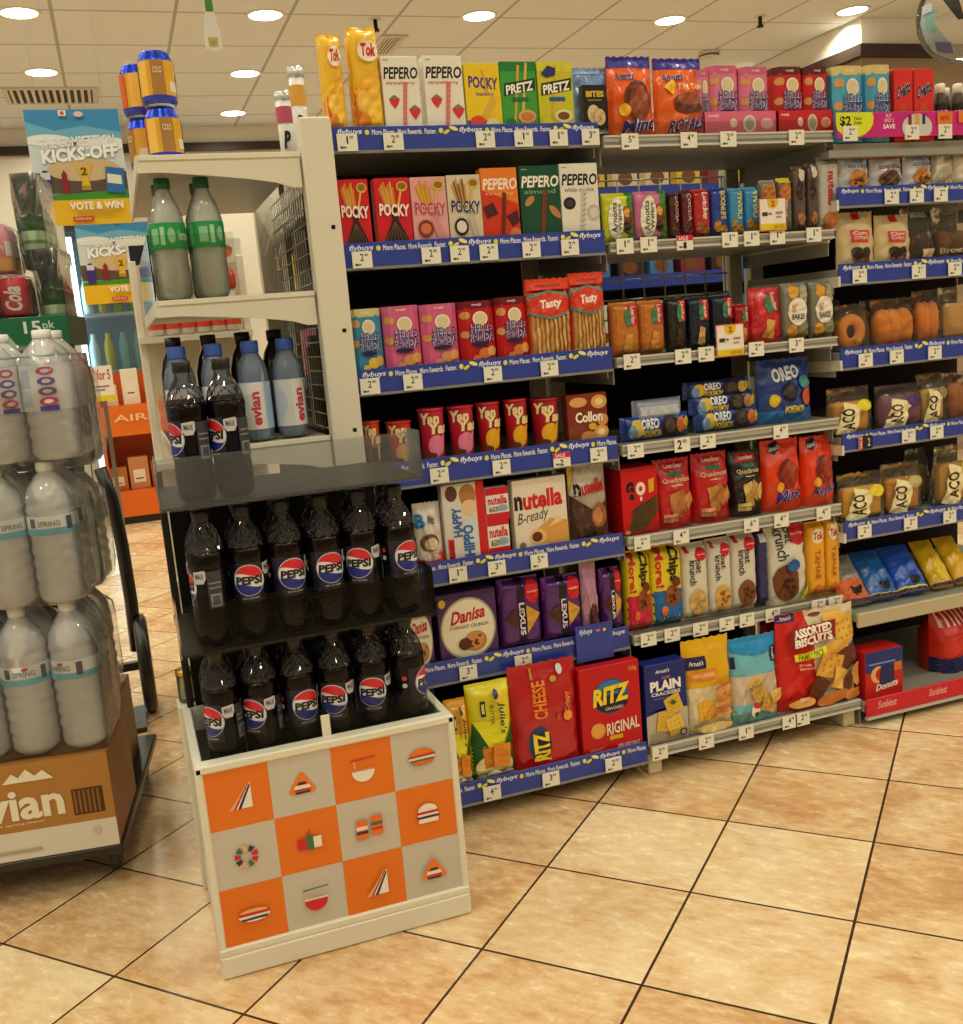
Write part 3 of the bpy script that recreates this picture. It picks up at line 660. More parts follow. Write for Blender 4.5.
def a_bluecrk():
    return R_(0, 0, 1, .56, '#cfc0a8')+R_(0, .0, 1, .22, '#7ab8c8')+P_([(0, 1), (1, 1), (1, .82), (.5, .78), (0, .86)], '#2288c8')+R_(.84, .68, .98, .86, '#1c2450')+T_("Arnott's", .88, .70, .94, .84, '#e8e8f0', rot=-90)+R_(0, .66, .07, .80, '#1c2450')+square(.44, .46, .13, .62, .8, '#d2ae5c')+square(.50, .34, .15, .62, .4, '#cba550')+square(.68, .22, .17, .62, -.3, '#c89a48')+square(.82, .30, .12, .62, .2, '#d8b668')+E_(.30, .18, .10, .07, '#e0d8c8')+E_(.34, .24, .07, .04, '#c03028')+E_(.32, .14, .06, .03, '#2a4028')
def a_assorted():
    o = P_([(.36, 1), (1, 1), (1, 0), (.5, 0), (.42, .5)], '#d8cfae')+P_([(.0, 1), (.36, 1), (.44, .7), (.4, .2), (.2, 0), (0, 0)], '#cb2420')+R_(0, .92, .24, 1, '#22246a')+T_("Arnott's", .04, .94, .2, .985, '#e8e8f0', sh=.2)+E_(.5, .95, .08, .02, '#7a3a34')
    o += square(.84, .76, .14, 1, .15, '#e0b24a')+E_(.70, .90, .14, .07, '#dfae4c')+E_(.68, .60, .16, .07, '#dca848')+square(.86, .48, .13, .85, .5, '#5e3020', None)+square(.60, .42, .15, .8, -.35, '#dca544')+P_([(.42, .36), (.58, .26), (.46, .10), (.30, .18)], '#5a2c1a')+P_([(.58, .2), (.66, .42), (.80, .34), (.72, .16)], '#e0b050')+P_([(.72, .16), (.82, .34), (.90, .24), (.80, .10)], '#5a2c1c')+E_(.94, .28, .07, .13, '#c88a3a')+E_(.60, .09, .2, .06, '#b86e2c', rot=.2)+E_(.88, .08, .14, .06, '#c47a34')+E_(.22, .10, .16, .05, '#d8a860')+R_(.18, .12, .3, .16, '#e0c8b0')
    o += P_([(.08, .68), (.66, .72), (.68, .90), (.10, .86)], '#8a1a18')+T_('ASSORTED', .14, .785, .62, .87, '#efe8da', bold=.05, slope=.03)+T_('BISCUITS', .14, .695, .62, .78, '#efe8da', bold=.05, slope=.03)+P_([(.14, .54), (.52, .58), (.52, .65), (.14, .61)], '#d8d820')+T_('FAMILY PACK', .18, .565, .48, .625, '#6a6a1c', bold=.02, slope=.03)+T_('Kraft', .18, .49, .3, .515, '#f0c0b0')+T_('Shortbread', .18, .45, .36, .48, '#f0c0b0')
    return o
def a_oreoroll(c2):
    return E_(.20, .5, .10, .36, '#d8b82c')+E_(.14, .4, .06, .3, '#6a9ad8')+T_('OREO', .26, .45, .52, .88, '#dfe4f2', bold=.04, sh=.1)+T_('POKEMON', .28, .12, .54, .42, '#d8c430', bold=.03)+E_(.68, .5, .13, .46, '#1a1418')+E_(.68, .5, .08, .3, '#4a3c3c')+E_(.84, .5, .07, .32, c2)+E_(.94, .55, .06, .3, '#d8c83c')
def a_oreobag():
    return R_(0, 0, 1, .2, '#2468b0')+T_('OREO', .22, .66, .72, .88, '#dfe6f4', bold=.04, slope=.05)+E_(.52, .48, .15, .16, '#14101a')+E_(.52, .48, .10, .11, '#34303c')+E_(.24, .36, .10, .10, '#d8b820')+E_(.84, .38, .08, .14, '#c8582c')+E_(.80, .62, .10, .10, '#3a8a8a')+T_('POKEMON', .42, .14, .76, .26, '#d8c430', bold=.04)
def a_gege():
    return R_(0, .95, 1, 1, '#a80e14')+T_('G', .12, .60, .34, .80, '#1a1414', bold=.08)+T_('e', .2, .52, .34, .62, '#1a1414', bold=.08)+E_(.52, .68, .13, .10, '#e6ded2')+E_(.52, .68, .05, .04, '#c8141c')+P_([(.74, .60), (.88, .62), (.90, .82), (.74, .80)], '#d8a41c')+P_([(.14, .06), (.60, .06), (.98, .32), (.98, .56), (.30, .40)], '#5a4420')+[x for k in range(6) for x in L_((.26, .10+k*.05), (.9, .24+k*.055), .02, '#3a2a14')]+R_(.48, .5, .54, .56, '#e0d8d0')+E_(.1, .05, .07, .03, '#d8c8a0')
def a_kinder_hippo():
    return R_(.80, 0, 1, 1, '#c8202a')+P_([(.05, 1), (.80, 1), (.78, 0), (.05, 0)], '#d8d4cc')+E_(.60, .84, .20, .14, '#b07848')+E_(.62, .68, .18, .10, '#e0c49a')+E_(.22, .88, .14, .10, '#5a3a28')+R_(.50, .2, .78, .55, '#cfd6de')+T_('HAPPY', .20, .32, .42, .70, '#2468b8', bold=.04, rot=90)+T_('HIPPO', .42, .06, .68, .46, '#2468b8', bold=.04, rot=90)+R_(.06, .04, .20, .3, '#c8202a')+T_('Kinder', .08, .05, .17, .28, '#1c1c1c', rot=90)
def a_bueno():
    return T_('B', .02, .62, .36, .84, '#2a78b8', bold=.05)+T_('White', .46, .66, .70, .8, '#3a302a', sh=.2)+E_(.46, .38, .34, .14, '#6a4a38')+E_(.52, .36, .24, .10, '#d8c8a8')+P_([(0, .0), (1, 0), (1, .22), (0, .10)], '#c83030')+E_(.5, .14, .3, .06, '#e8c8c0')
def a_nutellago():
    return R_(0, 0, 1, .22, '#c41c28')+R_(0, .78, 1, 1, '#c41c28')+T_('nutella', .08, .48, .92, .74, '#c8202c', bold=.03)+E_(.7, .36, .24, .1, '#8aa8c0')+T_('&GO!', .12, .26, .5, .42, '#30282a')
def a_bready():
    return T_('n', .02, .58, .17, .78, '#1c1818', bold=.05)+T_('utella', .18, .58, .92, .84, '#c81e2a', bold=.04, slope=.02)+T_('B-ready', .06, .36, .64, .56, '#4a2c24', bold=.0, sh=.25, slope=.06)+P_([(.32, .10), (1, .02), (1, .36), (.66, .42), (.36, .26)], '#cf9c50')+E_(.42, .18, .16, .11, '#e0b870')+E_(.40, .18, .10, .07, '#5a2c1a')+P_([(.62, .3), (.9, .36), (.82, .44)], '#e8c888')+E_(.12, .08, .06, .05, '#7a6a5a')
def a_nutbisc():
    return P_([(0, 1), (.16, 1), (.02, .70), (0, .7)], '#d8c02c')+P_([(.0, .60), (.3, .62), (.96, .96), (.98, 1), (.2, 1)], '#bdb7ac')+T_('n', .10, .60, .26, .76, '#1c1818', bold=.05)+T_('utella', .27, .62, .90, .80, '#b01e28', bold=.04, slope=.04)+P_([(0, 0), (1, 0), (1, .5), (.5, .42), (0, .62)], '#4a3026')+E_(.70, .33, .22, .16, '#9a6234')+E_(.66, .33, .14, .10, '#b87c48')+E_(.4, .12, .16, .08, '#2c1c18')
def a_tasty():
    return R_(.04, .0, .96, .82, '#a8703a')+[x for k in range(9) for x in R_(.07+k*.1, .04, .125+k*.1, .82, '#d0a868' if k % 2 else '#bf9050')]+P_([(0, .56), (.5, .48), (1, .56), (1, .78), (.5, .86), (0, .78)], '#3a98a0')+P_([(0, .585), (.5, .505), (1, .585), (1, .755), (.5, .835), (0, .755)], '#d03a1c')+T_('Tasty', .26, .60, .76, .74, '#f0e4dc', bold=.04, sh=.15, slope=.02)+R_(0, 0, 1, .05, '#d03a1c')+R_(0, .86, 1, 1, '#d8401c')+R_(.2, .9, .8, .93, '#b02c10')
def a_bites():
    return T_('BITES', .14, .72, .90, .86, '#d8b84a', bold=.05)+R_(.2, .64, .8, .66, '#a89040')+cookie(.42, .34, .26, .8, '#d8c49a', '#b09868')+cookie(.66, .26, .24, .8, '#d0b888', '#a88c5c')
def a_chewy(c2):
    return R_(.74, .0, 1, 1, c2)+E_(.72, .45, .2, .28, '#6a3a1c')+E_(.72, .6, .10, .10, '#d8a040')+E_(.70, .3, .10, .10, '#2c1a12')+E_(.36, .48, .24, .42, '#e6e2d6', rot=-.12)+T_('Arnotts', .22, .2, .38, .8, '#2c3a2c', bold=.02, rot=90)+T_('Wafers', .40, .24, .52, .76, '#2c3a2c', bold=.01, rot=90)
def a_wafer(txt, tc, c2):
    return T_(txt, .50, .36, .80, .92, tc, bold=.03, rot=-90)+E_(.30, .22, .22, .12, c2)+E_(.64, .14, .22, .10, c2)
def a_lopack(lab, food, foodc):
    return R_(.56, .55, .92, .93, lab)+T_('Loacker', .66, .58, .82, .9, '#efe0d8', rot=-90)+E_(.54, .70, .12, .16, '#3a7a5a')+P_([(.3, .12), (.62, .06), (.7, .40), (.46, .44)], food)+R_(.14, .40, .2, .84, foodc)
def a_oats():
    return E_(.36, .84, .2, .12, '#d8a030')+E_(.80, .80, .2, .16, '#a8a48a')+E_(.28, .16, .2, .12, '#d89a30')+E_(.74, .16, .26, .14, '#8a8468')+E_(.5, .5, .38, .24, '#e2ded0')+T_('OAT', .26, .48, .46, .62, '#c03c2c', bold=.02)+T_('BAKES', .26, .36, .76, .46, '#2a2a26', bold=.02)
def a_pack_ta():
    return E_(.50, .82, .34, .10, '#e8dcc0')+T_('Tok', .24, .77, .80, .87, '#c02028', bold=.04, sh=.1)+T_('TAMAR', .30, .24, .62, .64, '#a85a18', bold=.0, rot=-90)+E_(.5, .10, .3, .07, '#cc6a18')
def a_ocho():
    return T_('Ovalto', .14, .62, .88, .80, '#1c1c50', bold=.04, sh=.25, slope=.12, o='#e8d8d8', ow=.04)+E_(.46, .40, .22, .12, '#c84a30')+E_(.66, .26, .24, .06, '#c8c0c8', rot=.6)+E_(.45, .16, .28, .09, '#d8d0d0')+E_(.44, .17, .18, .05, '#8a3a2c')

# ================================================================ goods on the shelves
PCACHE = {}
def pack(kind, w, h, d, art, base, **k):
    if kind == 'box': return box_pack(w, h, d, art, base, **k)
    if kind == 'hex': return hex_pack(w, h, d, art, base, **k)
    if kind == 'bag': return bag_pack(w, h, d, art, base, **k)
    if kind == 'flow': return flow_pack(w, h, d, art, base, **k)
SEED = [0]
def room_above(z):
    for L in (L1, L2, L3):
        dk = [l[0]-(.012 if l[2] == 'blue' else .002) for l in L]
        for i, d_ in enumerate(dk):
            if abs(d_-z) < .004 and 0 < i < 6: return dk[i-1]-.024-z
    return 9
def row(z, yf, items, group=None):
    """items: (kind, art, base colour, u0, u1, vtop, name, category, label, depth, options); u,v read off the photograph"""
    data = []
    for it in items:
        kind, art, base, u0, u1, vt, name, cat, label, d, op = it
        dy = op.get('dy', 0); Y = yf+dy; zb = z+op.get('dz', 0)
        um = (u0+u1)/2; Ym = Y+.004+d*{'bag': .25, 'flow': .2, 'cup': .5}.get(kind, 0); X0 = aty(u0, vt, Ym).x
        vb = proj((aty(u1, 400, Ym).x, Ym, zb))[1]; X1 = aty(u1, vb, Ym).x
        H = aty(um, vt+op.get('vs', 0), Ym).z-zb
        if kind == 'bag': w0 = X1-X0; X0 -= .015*w0; X1 += .03*w0
        if kind == 'flow' and 'horiz' not in op.get('k', {}): w0 = X1-X0; X1 += .02*w0
        data.append([X0, X1, H, Y, zb, it])
    prev = None
    for q in data:
        if q[5][10].get('free'): continue
        if prev is not None and q[0] < prev[1]+.001:
            m = (q[0]+prev[1])/2; prev[1] = m-.0006; q[0] = m+.0006
        prev = q
    for X0, X1, H, Y, zb, it in data:
        H = min(H, room_above(zb))
        for a_, b_ in ((B1X, B1E), (B2X, B2E)):
            if a_ < (X0+X1)/2 < b_ and not it[10].get('free'): X0, X1 = max(X0, a_+.001), min(X1, b_+(.012 if a_ > 1 else -.002))
        kind, art, base, u0, u1, vt, name, cat, label, d, op = it
        SEED[0] += 1
        w_ = X1-X0; k = dict(op.get('k', {}))
        loc = ((X0+X1)/2, Y+d/2+.004, zb+.0008); rz = RD(op.get('rz', 0))
        if kind == 'cup':
            c, l = cup_pack(w_, H, art, base)
            r = thing(name, label, cat, loc, rz, group); c.build('cup', r); l.build('lid', r); o = r
        else:
            if kind in ('bag', 'flow'): k.setdefault('seed', SEED[0])
            b = pack(kind, w_, H, d, art, base, **k)
            o = tag(b.build(name, None, loc, rz), label, cat, op.get('group', group))
        if op.get('tilt'): o.rotation_euler.x = -RD(op['tilt'])
    return
Y1 = FY+.006
def z1(i): return L1[i][0]-.012
def z2(i): return L2[i][0]-.002
def z3(i): return L3[i][0]-(.012 if L3[i][2] == 'blue' else .002)
W = '#e6e4da'
sb1 = strawberry(.28, .40, .15, .5)+strawberry(.82, .26, .16, .5)
# --- first bay, top
row(z1(0), Y1, [
 ('flow', a_tok(), '#e8b820', 313, 348.5, 33.5, 'biscuit_pack', 'biscuits', 'yellow and orange biscuit pack on top shelf right beside the white end post', .035, {'k': {'rnd': 4}}),
 ('flow', a_tok(), '#e8b820', 346, 385.5, 26.5, 'biscuit_pack', 'biscuits', 'taller yellow and orange biscuit pack next to the white strawberry stick boxes', .035, {'k': {'rnd': 4}}),
 ('box', a_pepero('', 'strawberry', '#c0587c', '#d8707c', sb1), W, 379.5, 423.5, 56.5, 'biscuit_stick_box', 'biscuits', 'white box of strawberry dipped sticks, beside the yellow biscuit packs', .03, {}),
 ('box', a_pepero('', 'strawberry', '#c0587c', '#d8707c', sb1), W, 422, 467, 56, 'biscuit_stick_box', 'biscuits', 'white box of strawberry dipped sticks, beside the yellow banana stick box', .03, {}),
 ('box', T_('POCKY', .1, .62, .94, .80, '#4a3a8a', bold=.04, sh=.05, slope=-.04)+R_(0, 0, 1, .16, '#2858a8')+T_('banana', .3, .52, .8, .58, '#8a5a9a')+L_((.34, .05), (.8, .5), .14, '#d8b040')+P_([(.62, 0), (1, 0), (1, .58), (.8, .4)], '#e8c424')+E_(.3, .14, .22, .09, '#e04828')+E_(.72, .10, .2, .08, '#e8dca8')+L_((.5, .9), (.62, .56), .05, '#d8a040'), '#e6c818', 463, 504, 63.5, 'biscuit_stick_box', 'biscuits', 'yellow box of banana coated sticks with blue foot on top shelf', .022, {}),
 ('box', a_pretz('#1c2a1c', '#d8a860', '#2a6a3c', '#1c7a3c')+E_(.7, .2, .18, .06, '#c87a3a'), '#3a9a3c', 498, 539.5, 62, 'pretzel_stick_box', 'biscuits', 'green box of pretzel sticks with a dark name panel', .022, {}),
 ('box', a_pretz('#1c2418', '#e0dca8', '#2a5a9a', '#d0d030')+P_([(.1, .82), (.3, .94), (.52, .9), (.5, .8), (.24, .76)], '#2a2a70'), '#c2c422', 536, 575.5, 62, 'pretzel_stick_box', 'biscuits', 'lime yellow box of pretzel sticks with a purple burst', .022, {}),
 ('box', a_bites(), '#1c1814', 582, 608, 85, 'cookie_box', 'biscuits', 'small black and gold cookie box in front of a pale blue bag', .02, {}),
 ('bag', R_(0, .9, 1, 1, '#7a98c4'), '#6a8cc0', 571, 611, 68, 'cookie_bag', 'biscuits', 'pale blue cookie bag standing behind the small black and gold box', .03, {'free': 1, 'dy': .03}),
], None)
# more yellow packs behind the first two
row(z1(0), Y1+.06, [('flow', a_tok(), '#e8b820', 316, 342, 34, 'biscuit_pack', 'biscuits', 'yellow biscuit pack half hidden behind the first yellow pack by the post', .035, {'k': {'rnd': 4}}),
 ('flow', a_tok(), '#e8b820', 345, 372, 36, 'biscuit_pack', 'biscuits', 'yellow biscuit pack half hidden behind the taller yellow pack', .035, {'k': {'rnd': 4}})])
# --- middle bay, top
row(z2(0), FY+.010, [
 ('bag', a_mcbag('Mint', 1), '#e05a18', 607, 659, 56, 'chocolate_biscuit_bag', 'biscuits', 'orange bag with blue header and a dark round chocolate biscuit picture', .05, {'k': {'flat': .6}}),
 ('bag', a_mcbag('ROYALS', 0), '#e0621c', 650, 705, 58, 'chocolate_biscuit_bag', 'biscuits', 'orange bag with blue header and stacked chocolate biscuits, beside the pink boxes', .05, {'k': {'flat': .6}}),
])
def tray_box(X0, X1, z, y, h, col, label, art):
    r = MB(); w_ = X1-X0; d = .075
    r.box(-w_/2, w_/2, -d/2, -d/2+.002, 0, h, M(col, 'card')); r.box(-w_/2, w_/2, d/2-.002, d/2, 0, h, M(col, 'card'))
    r.box(-w_/2, -w_/2+.002, -d/2, d/2, 0, h*1.0, M(col, 'card')); r.box(w_/2-.002, w_/2, -d/2, d/2, 0, h, M(col, 'card')); r.box(-w_/2, w_/2, -d/2, d/2, 0, .002, M(col, 'card'))
    lay(r, art, lambda u, v, o: (-w_/2+u*w_, -d/2-o, v*h))
    return tag(r.build('display_tray', None, ((X0+X1)/2, y+d/2, z+.0005)), label, 'tray')
ty = FY+.009; P1 = a_panda('', '#c86088', '#c88a5a')
xx = lambda u: aty(u, 120, ty).x
def tart(c): return T_('meiji', .06, .74, .2, .88, '#f0e0e4')+E_(.40, .5, .05, .2, '#e8d0d0')+E_(.62, .45, .09, .38, '#d8ccc0')+E_(.62, .45, .06, .28, '#a8a09a')+E_(.86, .45, .09, .24, c)
tray_box(xx(704), xx(776.5), z2(0), ty, .052, '#d8688c', 'pink display tray holding the pink panda biscuit boxes', tart('#e8b0c0'))
tray_box(xx(778), xx(833), z2(0), ty, .052, '#c8202c', 'red display tray holding two red panda biscuit boxes', tart('#e8a090'))
PK = dict(base='#d8789c')
row(z2(0)+.003, ty+.005, [
 ('hex', P1, '#d9799c', 697, 712, 70, 'panda_biscuit_box', 'biscuits', 'pink hexagonal biscuit box, first one behind the orange bag', .05, {'k': {'lid': '#c86088'}}),
 ('hex', P1, '#d9799c', 709, 742, 66, 'panda_biscuit_box', 'biscuits', 'pink hexagonal biscuit box on top shelf, middle of the pink three in their tray', .05, {'k': {'lid': '#c86088'}}),
 ('hex', P1, '#d9799c', 741, 772, 67, 'panda_biscuit_box', 'biscuits', 'pink hexagonal biscuit box on top shelf touching the first red box', .05, {'k': {'lid': '#c86088'}}),
 ('hex', a_panda('', '#5a1420'), '#c41c24', 775, 806, 67, 'panda_biscuit_box', 'biscuits', 'red hexagonal biscuit box on top shelf touching the pink boxes', .05, {'k': {'lid': '#5a1420'}}),
 ('hex', a_panda('', '#5a1420'), '#c41c24', 805, 833, 67, 'panda_biscuit_box', 'biscuits', 'red hexagonal biscuit box on top shelf touching the blue boxes', .05, {'k': {'lid': '#5a1420'}}),
])
row(1.47, 2.142, [
 ('hex', a_panda('', '#cfc080', '#d8c060'), '#4aa4cc', 835, 866, 66, 'panda_biscuit_box', 'biscuits', 'blue hexagonal biscuit box above the pink strip, touching the red ones', .05, {'k': {'lid': '#cfc080'}}),
 ('hex', a_panda('', '#cfc080', '#d8c060'), '#4aa4cc', 868, 893, 65, 'panda_biscuit_box', 'biscuits', 'blue hexagonal biscuit box above the pink strip, beside the small red cartons', .05, {'k': {'lid': '#cfc080'}}),
 ('box', a_ocho(), '#d22a20', 894, 913, 69, 'malt_biscuit_box', 'biscuits', 'small red carton with slanted blue name, beside the blue box', .03, {}),
 ('box', a_ocho(), '#d22a20', 914, 934, 69, 'malt_biscuit_box', 'biscuits', 'small red carton with slanted blue name, beside the brown drink bottles', .03, {}),
])
sm0 = None
for i, u in enumerate((940, 949, 957.5, 966)):
    p = aty(u, 110, 2.17+.03*(i % 2))
    if sm0 is None:
        sm0 = thing('drink_bottle', '', 'drink', group='brown drink bottles above the pink strip')
        b = MB(); b.lathe([(.016, 0), (.018, .004), (.018, .09), (.013, .112), (.011, .118)], M('#3c2418', 'plastic'), 20); b.build('bottle', sm0)
        b = MB(); b.lathe([(.012, .116), (.012, .137), (.010, .139)], M('#e4e0d6', 'plastic'), 16); b.build('cap', sm0)
        b = MB(); lay(b, R_(0, 0, 1, 1, '#241410')+R_(.0, .40, 1, .46, '#d87a9a')+E_(.5, .18, .3, .14, '#b09070')+T_('COCOA', .1, .56, .9, .8, '#e0d4c8'), lambda u, v, o: (.0183*sin((u-.5)*3.1)*(1+o*40), -.0183*cos((u-.5)*3.1)*(1+o*40), .01+v*.08), maxlen=.15); b.build('label', sm0)
        o = sm0; o.location = (p.x, 2.17, 1.4705)
    else: o = dup(sm0, (p.x, 2.17+.045*(i % 2), 1.4705))
    o['label'] = ['small brown bottle with white cap right beside the red cartons', 'small brown bottle, second from the red cartons, set further back', 'small brown bottle with white cap, third from the red cartons', 'small brown bottle cut by the frame, farthest from the red cartons'][i]
# --- first bay, second shelf
pk = E_(.28, .14, .2, .10, '#7a4a24')+E_(.28, .14, .12, .06, '#b05a3c')
alm = E_(.22, .52, .13, .055, '#b98050', rot=.4)+E_(.84, .36, .16, .06, '#b07a48', rot=-.5)+E_(.2, .22, .1, .04, '#1a4a34')
row(z1(1), Y1, [
 ('box', a_pocky('#efe8e2', '#c41822', '', '#2a1814', []), '#c81824', 334, 374, 179.5, 'biscuit_stick_box', 'biscuits', 'red box of chocolate sticks with white lettering, touching the white end post', .03, {}),
 ('box', a_pocky('#efe8e2', '#c41822', '', '#2a1814', []), '#c81824', 372.8, 414.5, 178, 'biscuit_stick_box', 'biscuits', 'red box of chocolate sticks with white lettering, touching the pink stick box', .03, {}),
 ('box', a_pocky('#b83a68', '#e8c8c8', '', None, E_(.34, .24, .22, .13, '#8a2c24')+E_(.34, .24, .15, .08, '#c87050')+L_((.6, .4), (.8, .02), .2, '#c88a90')), '#d9a0a0', 409, 450.5, 177, 'biscuit_stick_box', 'biscuits', 'pink box of strawberry sticks between red and cream boxes', .03, {}),
 ('box', a_pocky('#23306a', '#e8e2d0', '', None, E_(.34, .24, .21, .13, '#1c1c20')+E_(.34, .24, .15, .09, '#d8d4c8')+L_((.64, .4), (.8, .02), .16, '#b8b0a0'), '#6a5648'), '#cfc4ae', 445.6, 486.5, 175, 'biscuit_stick_box', 'biscuits', 'cream box of cookie flavour sticks with navy lettering', .03, {}),
 ('box', P_([(0, 0), (1, 0), (1, .5), (0, .7)], '#c83418')+a_pepero('', 'crunky', '#e8b08a', '#6a2a1c', square(.2, .42, .17, .5, .4, '#4a1c18', None)+square(.86, .30, .17, .5, .5, '#4a1c1c', None)+E_(.86, .09, .16, .08, '#d87a4a'), '#efe2d6')[0:], '#e07a1e', 477.6, 521.5, 168, 'biscuit_stick_box', 'biscuits', 'orange box of crunchy chocolate sticks beside the dark green box', .03, {}),
 ('box', a_pepero('', 'almond', '#7aa86a', '#7a3a24', alm, '#ece8e0'), '#0f4a34', 518, 563.5, 165.5, 'biscuit_stick_box', 'biscuits', 'dark green box of almond chocolate sticks', .03, {}),
 ('box', a_pepero('', 'white cookie', '#8a8a8a', '#c8c4bc', E_(.22, .46, .16, .085, '#1c1a1c')+E_(.22, .46, .10, .05, '#3a383a')+E_(.84, .32, .17, .11, '#b8b4ac')+E_(.84, .32, .12, .07, '#d0ccc4')), '#dedcd2', 558, 601.5, 163.5, 'biscuit_stick_box', 'biscuits', 'white box of cookie sticks at the end of the blue strip, dark round cookie printed', .03, {}),
])
# --- third shelf
hp = lambda a, base, lid: dict(k={'lid': lid})
row(z1(2), Y1, [
 ('hex', a_panda('', '#cfc48a', '#d8c040'), '#3a8cb8', 349, 386.5, 309, 'panda_biscuit_box', 'biscuits', 'blue hexagonal biscuit box on the third shelf, against the white post', .055, {'k': {'lid': '#cfc48a'}}),
 ('hex', P1, '#d0608e', 382, 424.5, 306, 'panda_biscuit_box', 'biscuits', 'pink hexagonal biscuit box on third shelf, touching the blue one', .055, {'k': {'lid': '#c8689a'}}),
 ('hex', P1, '#d0608e', 420, 462, 304, 'panda_biscuit_box', 'biscuits', 'pink hexagonal biscuit box on third shelf, touching the red one', .055, {'k': {'lid': '#c8689a'}}),
 ('hex', a_panda('', '#6a1420'), '#b81820', 458, 499, 301, 'panda_biscuit_box', 'biscuits', 'red hexagonal biscuit box on third shelf, touching the pink one', .055, {'k': {'lid': '#6a1420'}}),
 ('hex', a_panda('', '#6a1420'), '#b81820', 495, 532.5, 297, 'panda_biscuit_box', 'biscuits', 'red hexagonal biscuit box on third shelf, touching the wafer roll packs', .055, {'k': {'lid': '#6a1420'}}),
 ('bag', a_tasty(), '#d03a1c', 524, 571.5, 279, 'wafer_roll_pack', 'biscuits', 'clear orange pack of long wafer sticks, beside the red box', .035, {'k': {'taper': 0, 'sq': 5, 'flat': .9}}),
 ('bag', a_tasty(), '#d03a1c', 568, 608, 273, 'wafer_roll_pack', 'biscuits', 'clear orange pack of long wafer sticks, at the end of the strip', .035, {'k': {'taper': 0, 'sq': 5, 'flat': .9}}),
])
# --- fourth shelf
row(z1(3), Y1+.004, [
 ('cup', a_yanyan('#d8a040'), '#b8401c', 362, 383, 421, 'dip_stick_cup', 'biscuits', 'orange red dip cup behind the grey clear tray edge, against the post', .05, {}),
 ('cup', a_yanyan('#d8a040'), '#c2281c', 386, 414, 421, 'dip_stick_cup', 'biscuits', 'red dip cup hidden behind the grey clear tray edge', .05, {}),
 ('cup', a_yanyan('#d87aa0'), '#b81c3c', 417.5, 447, 408, 'dip_stick_cup', 'biscuits', 'pink red dip cup, first one clear of the grey tray edge', .05, {}),
 ('cup', a_yanyan('#d87aa0'), '#b81c3c', 447, 476, 405.5, 'dip_stick_cup', 'biscuits', 'pink red dip cup, second one clear of the grey tray edge', .05, {}),
 ('cup', a_yanyan('#e0a820'), '#b0182c', 475.5, 502, 402, 'dip_stick_cup', 'biscuits', 'dark red dip cup with golden swirl, next to the pink cups', .05, {}),
 ('cup', a_yanyan('#e0a820'), '#b0182c', 503, 529, 399, 'dip_stick_cup', 'biscuits', 'dark red dip cup with golden swirl, middle of the three golden swirl cups', .05, {}),
 ('cup', a_yanyan('#e0a820'), '#a41424', 530, 559.5, 398, 'dip_stick_cup', 'biscuits', 'dark red dip cup with golden swirl, beside the brown cream roll box', .05, {}),
 ('box', a_collon(), '#7a2c1c', 566, 609, 394, 'cream_roll_box', 'biscuits', 'brown box of cream rolls with white lettering', .03, {}),
])
# --- fifth shelf
row(z1(4), Y1, [
 ('bag', a_bueno(), '#cfc8c2', 412, 445, 503, 'chocolate_bag', 'chocolate', 'white chocolate bag beside the cola bottles, partly hidden', .035, {}),
 ('box', a_kinder_hippo(), '#d8d0c8', 440, 489.5, 483, 'wafer_bar_box', 'chocolate', 'white and red wafer bar box with upright blue lettering', .03, {}),
 ('box', a_nutellago(), '#e2dcd6', 486, 511, 517, 'snack_cup', 'snack', 'white and red spread snack cup, lower of the two stacked', .03, {}),
 ('box', a_bready(), '#dcd4c4', 511, 569.5, 478, 'wafer_box', 'biscuits', 'cream box of filled wafers with big red and black lettering', .03, {'k': {'top': '#a06840'}}),
 ('bag', a_nutbisc(), '#a89a8c', 567, 609, 464, 'hazelnut_biscuit_bag', 'biscuits', 'brown and grey hazelnut biscuit bag at the strip end', .04, {}),
])
hz = aty(498, 545, Y1).z
row(z1(4)+.082, Y1, [('box', a_nutellago(), '#e2dcd6', 484.5, 510, 487.5, 'snack_cup', 'snack', 'white and red spread snack cup, upper of the two stacked', .03, {})])
# --- sixth shelf
row(z1(5), Y1, [
 ('box', a_danisa(), '#4a2a62', 404, 435.5, 606, 'butter_cookie_box', 'biscuits', 'purple cookie box with pale round window, mostly behind the cola bottle', .06, {}),
 ('box', a_danisa(), '#4a2a62', 435, 499.5, 592, 'butter_cookie_box', 'biscuits', 'purple cookie box with pale round window and red script, fully in view', .06, {}),
 ('flow', a_lexus(), '#4c1c6c', 497, 542.5, 578, 'biscuit_pack', 'biscuits', 'purple biscuit pack with red oval, touching the round window cookie box', .045, {}),
 ('flow', a_lexus(), '#4c1c6c', 541, 583, 576, 'biscuit_pack', 'biscuits', 'purple biscuit pack with red oval, in front of the pink pouch side', .045, {}),
 ('bag', R_(0, .3, 1, .55, '#b88aa0')+E_(.6, .25, .3, .2, '#5a3028'), '#b080a4', 579, 600, 563, 'biscuit_pouch', 'biscuits', 'pale pink pouch squeezed between purple packs', .03, {}),
 ('flow', a_lexus(), '#4c1c6c', 599, 625, 568, 'biscuit_pack', 'biscuits', 'purple biscuit pack with red oval, at the strip end beyond the pink pouch', .045, {}),
])
sh6 = [c for c in bay1.children if c.name.startswith('shelf')][5]
tx = aty(593.5, 633, 2.13).x
b = MB(); b.box(tx-.048, tx+.048, 2.126, 2.128, .306, .395, BLUE)
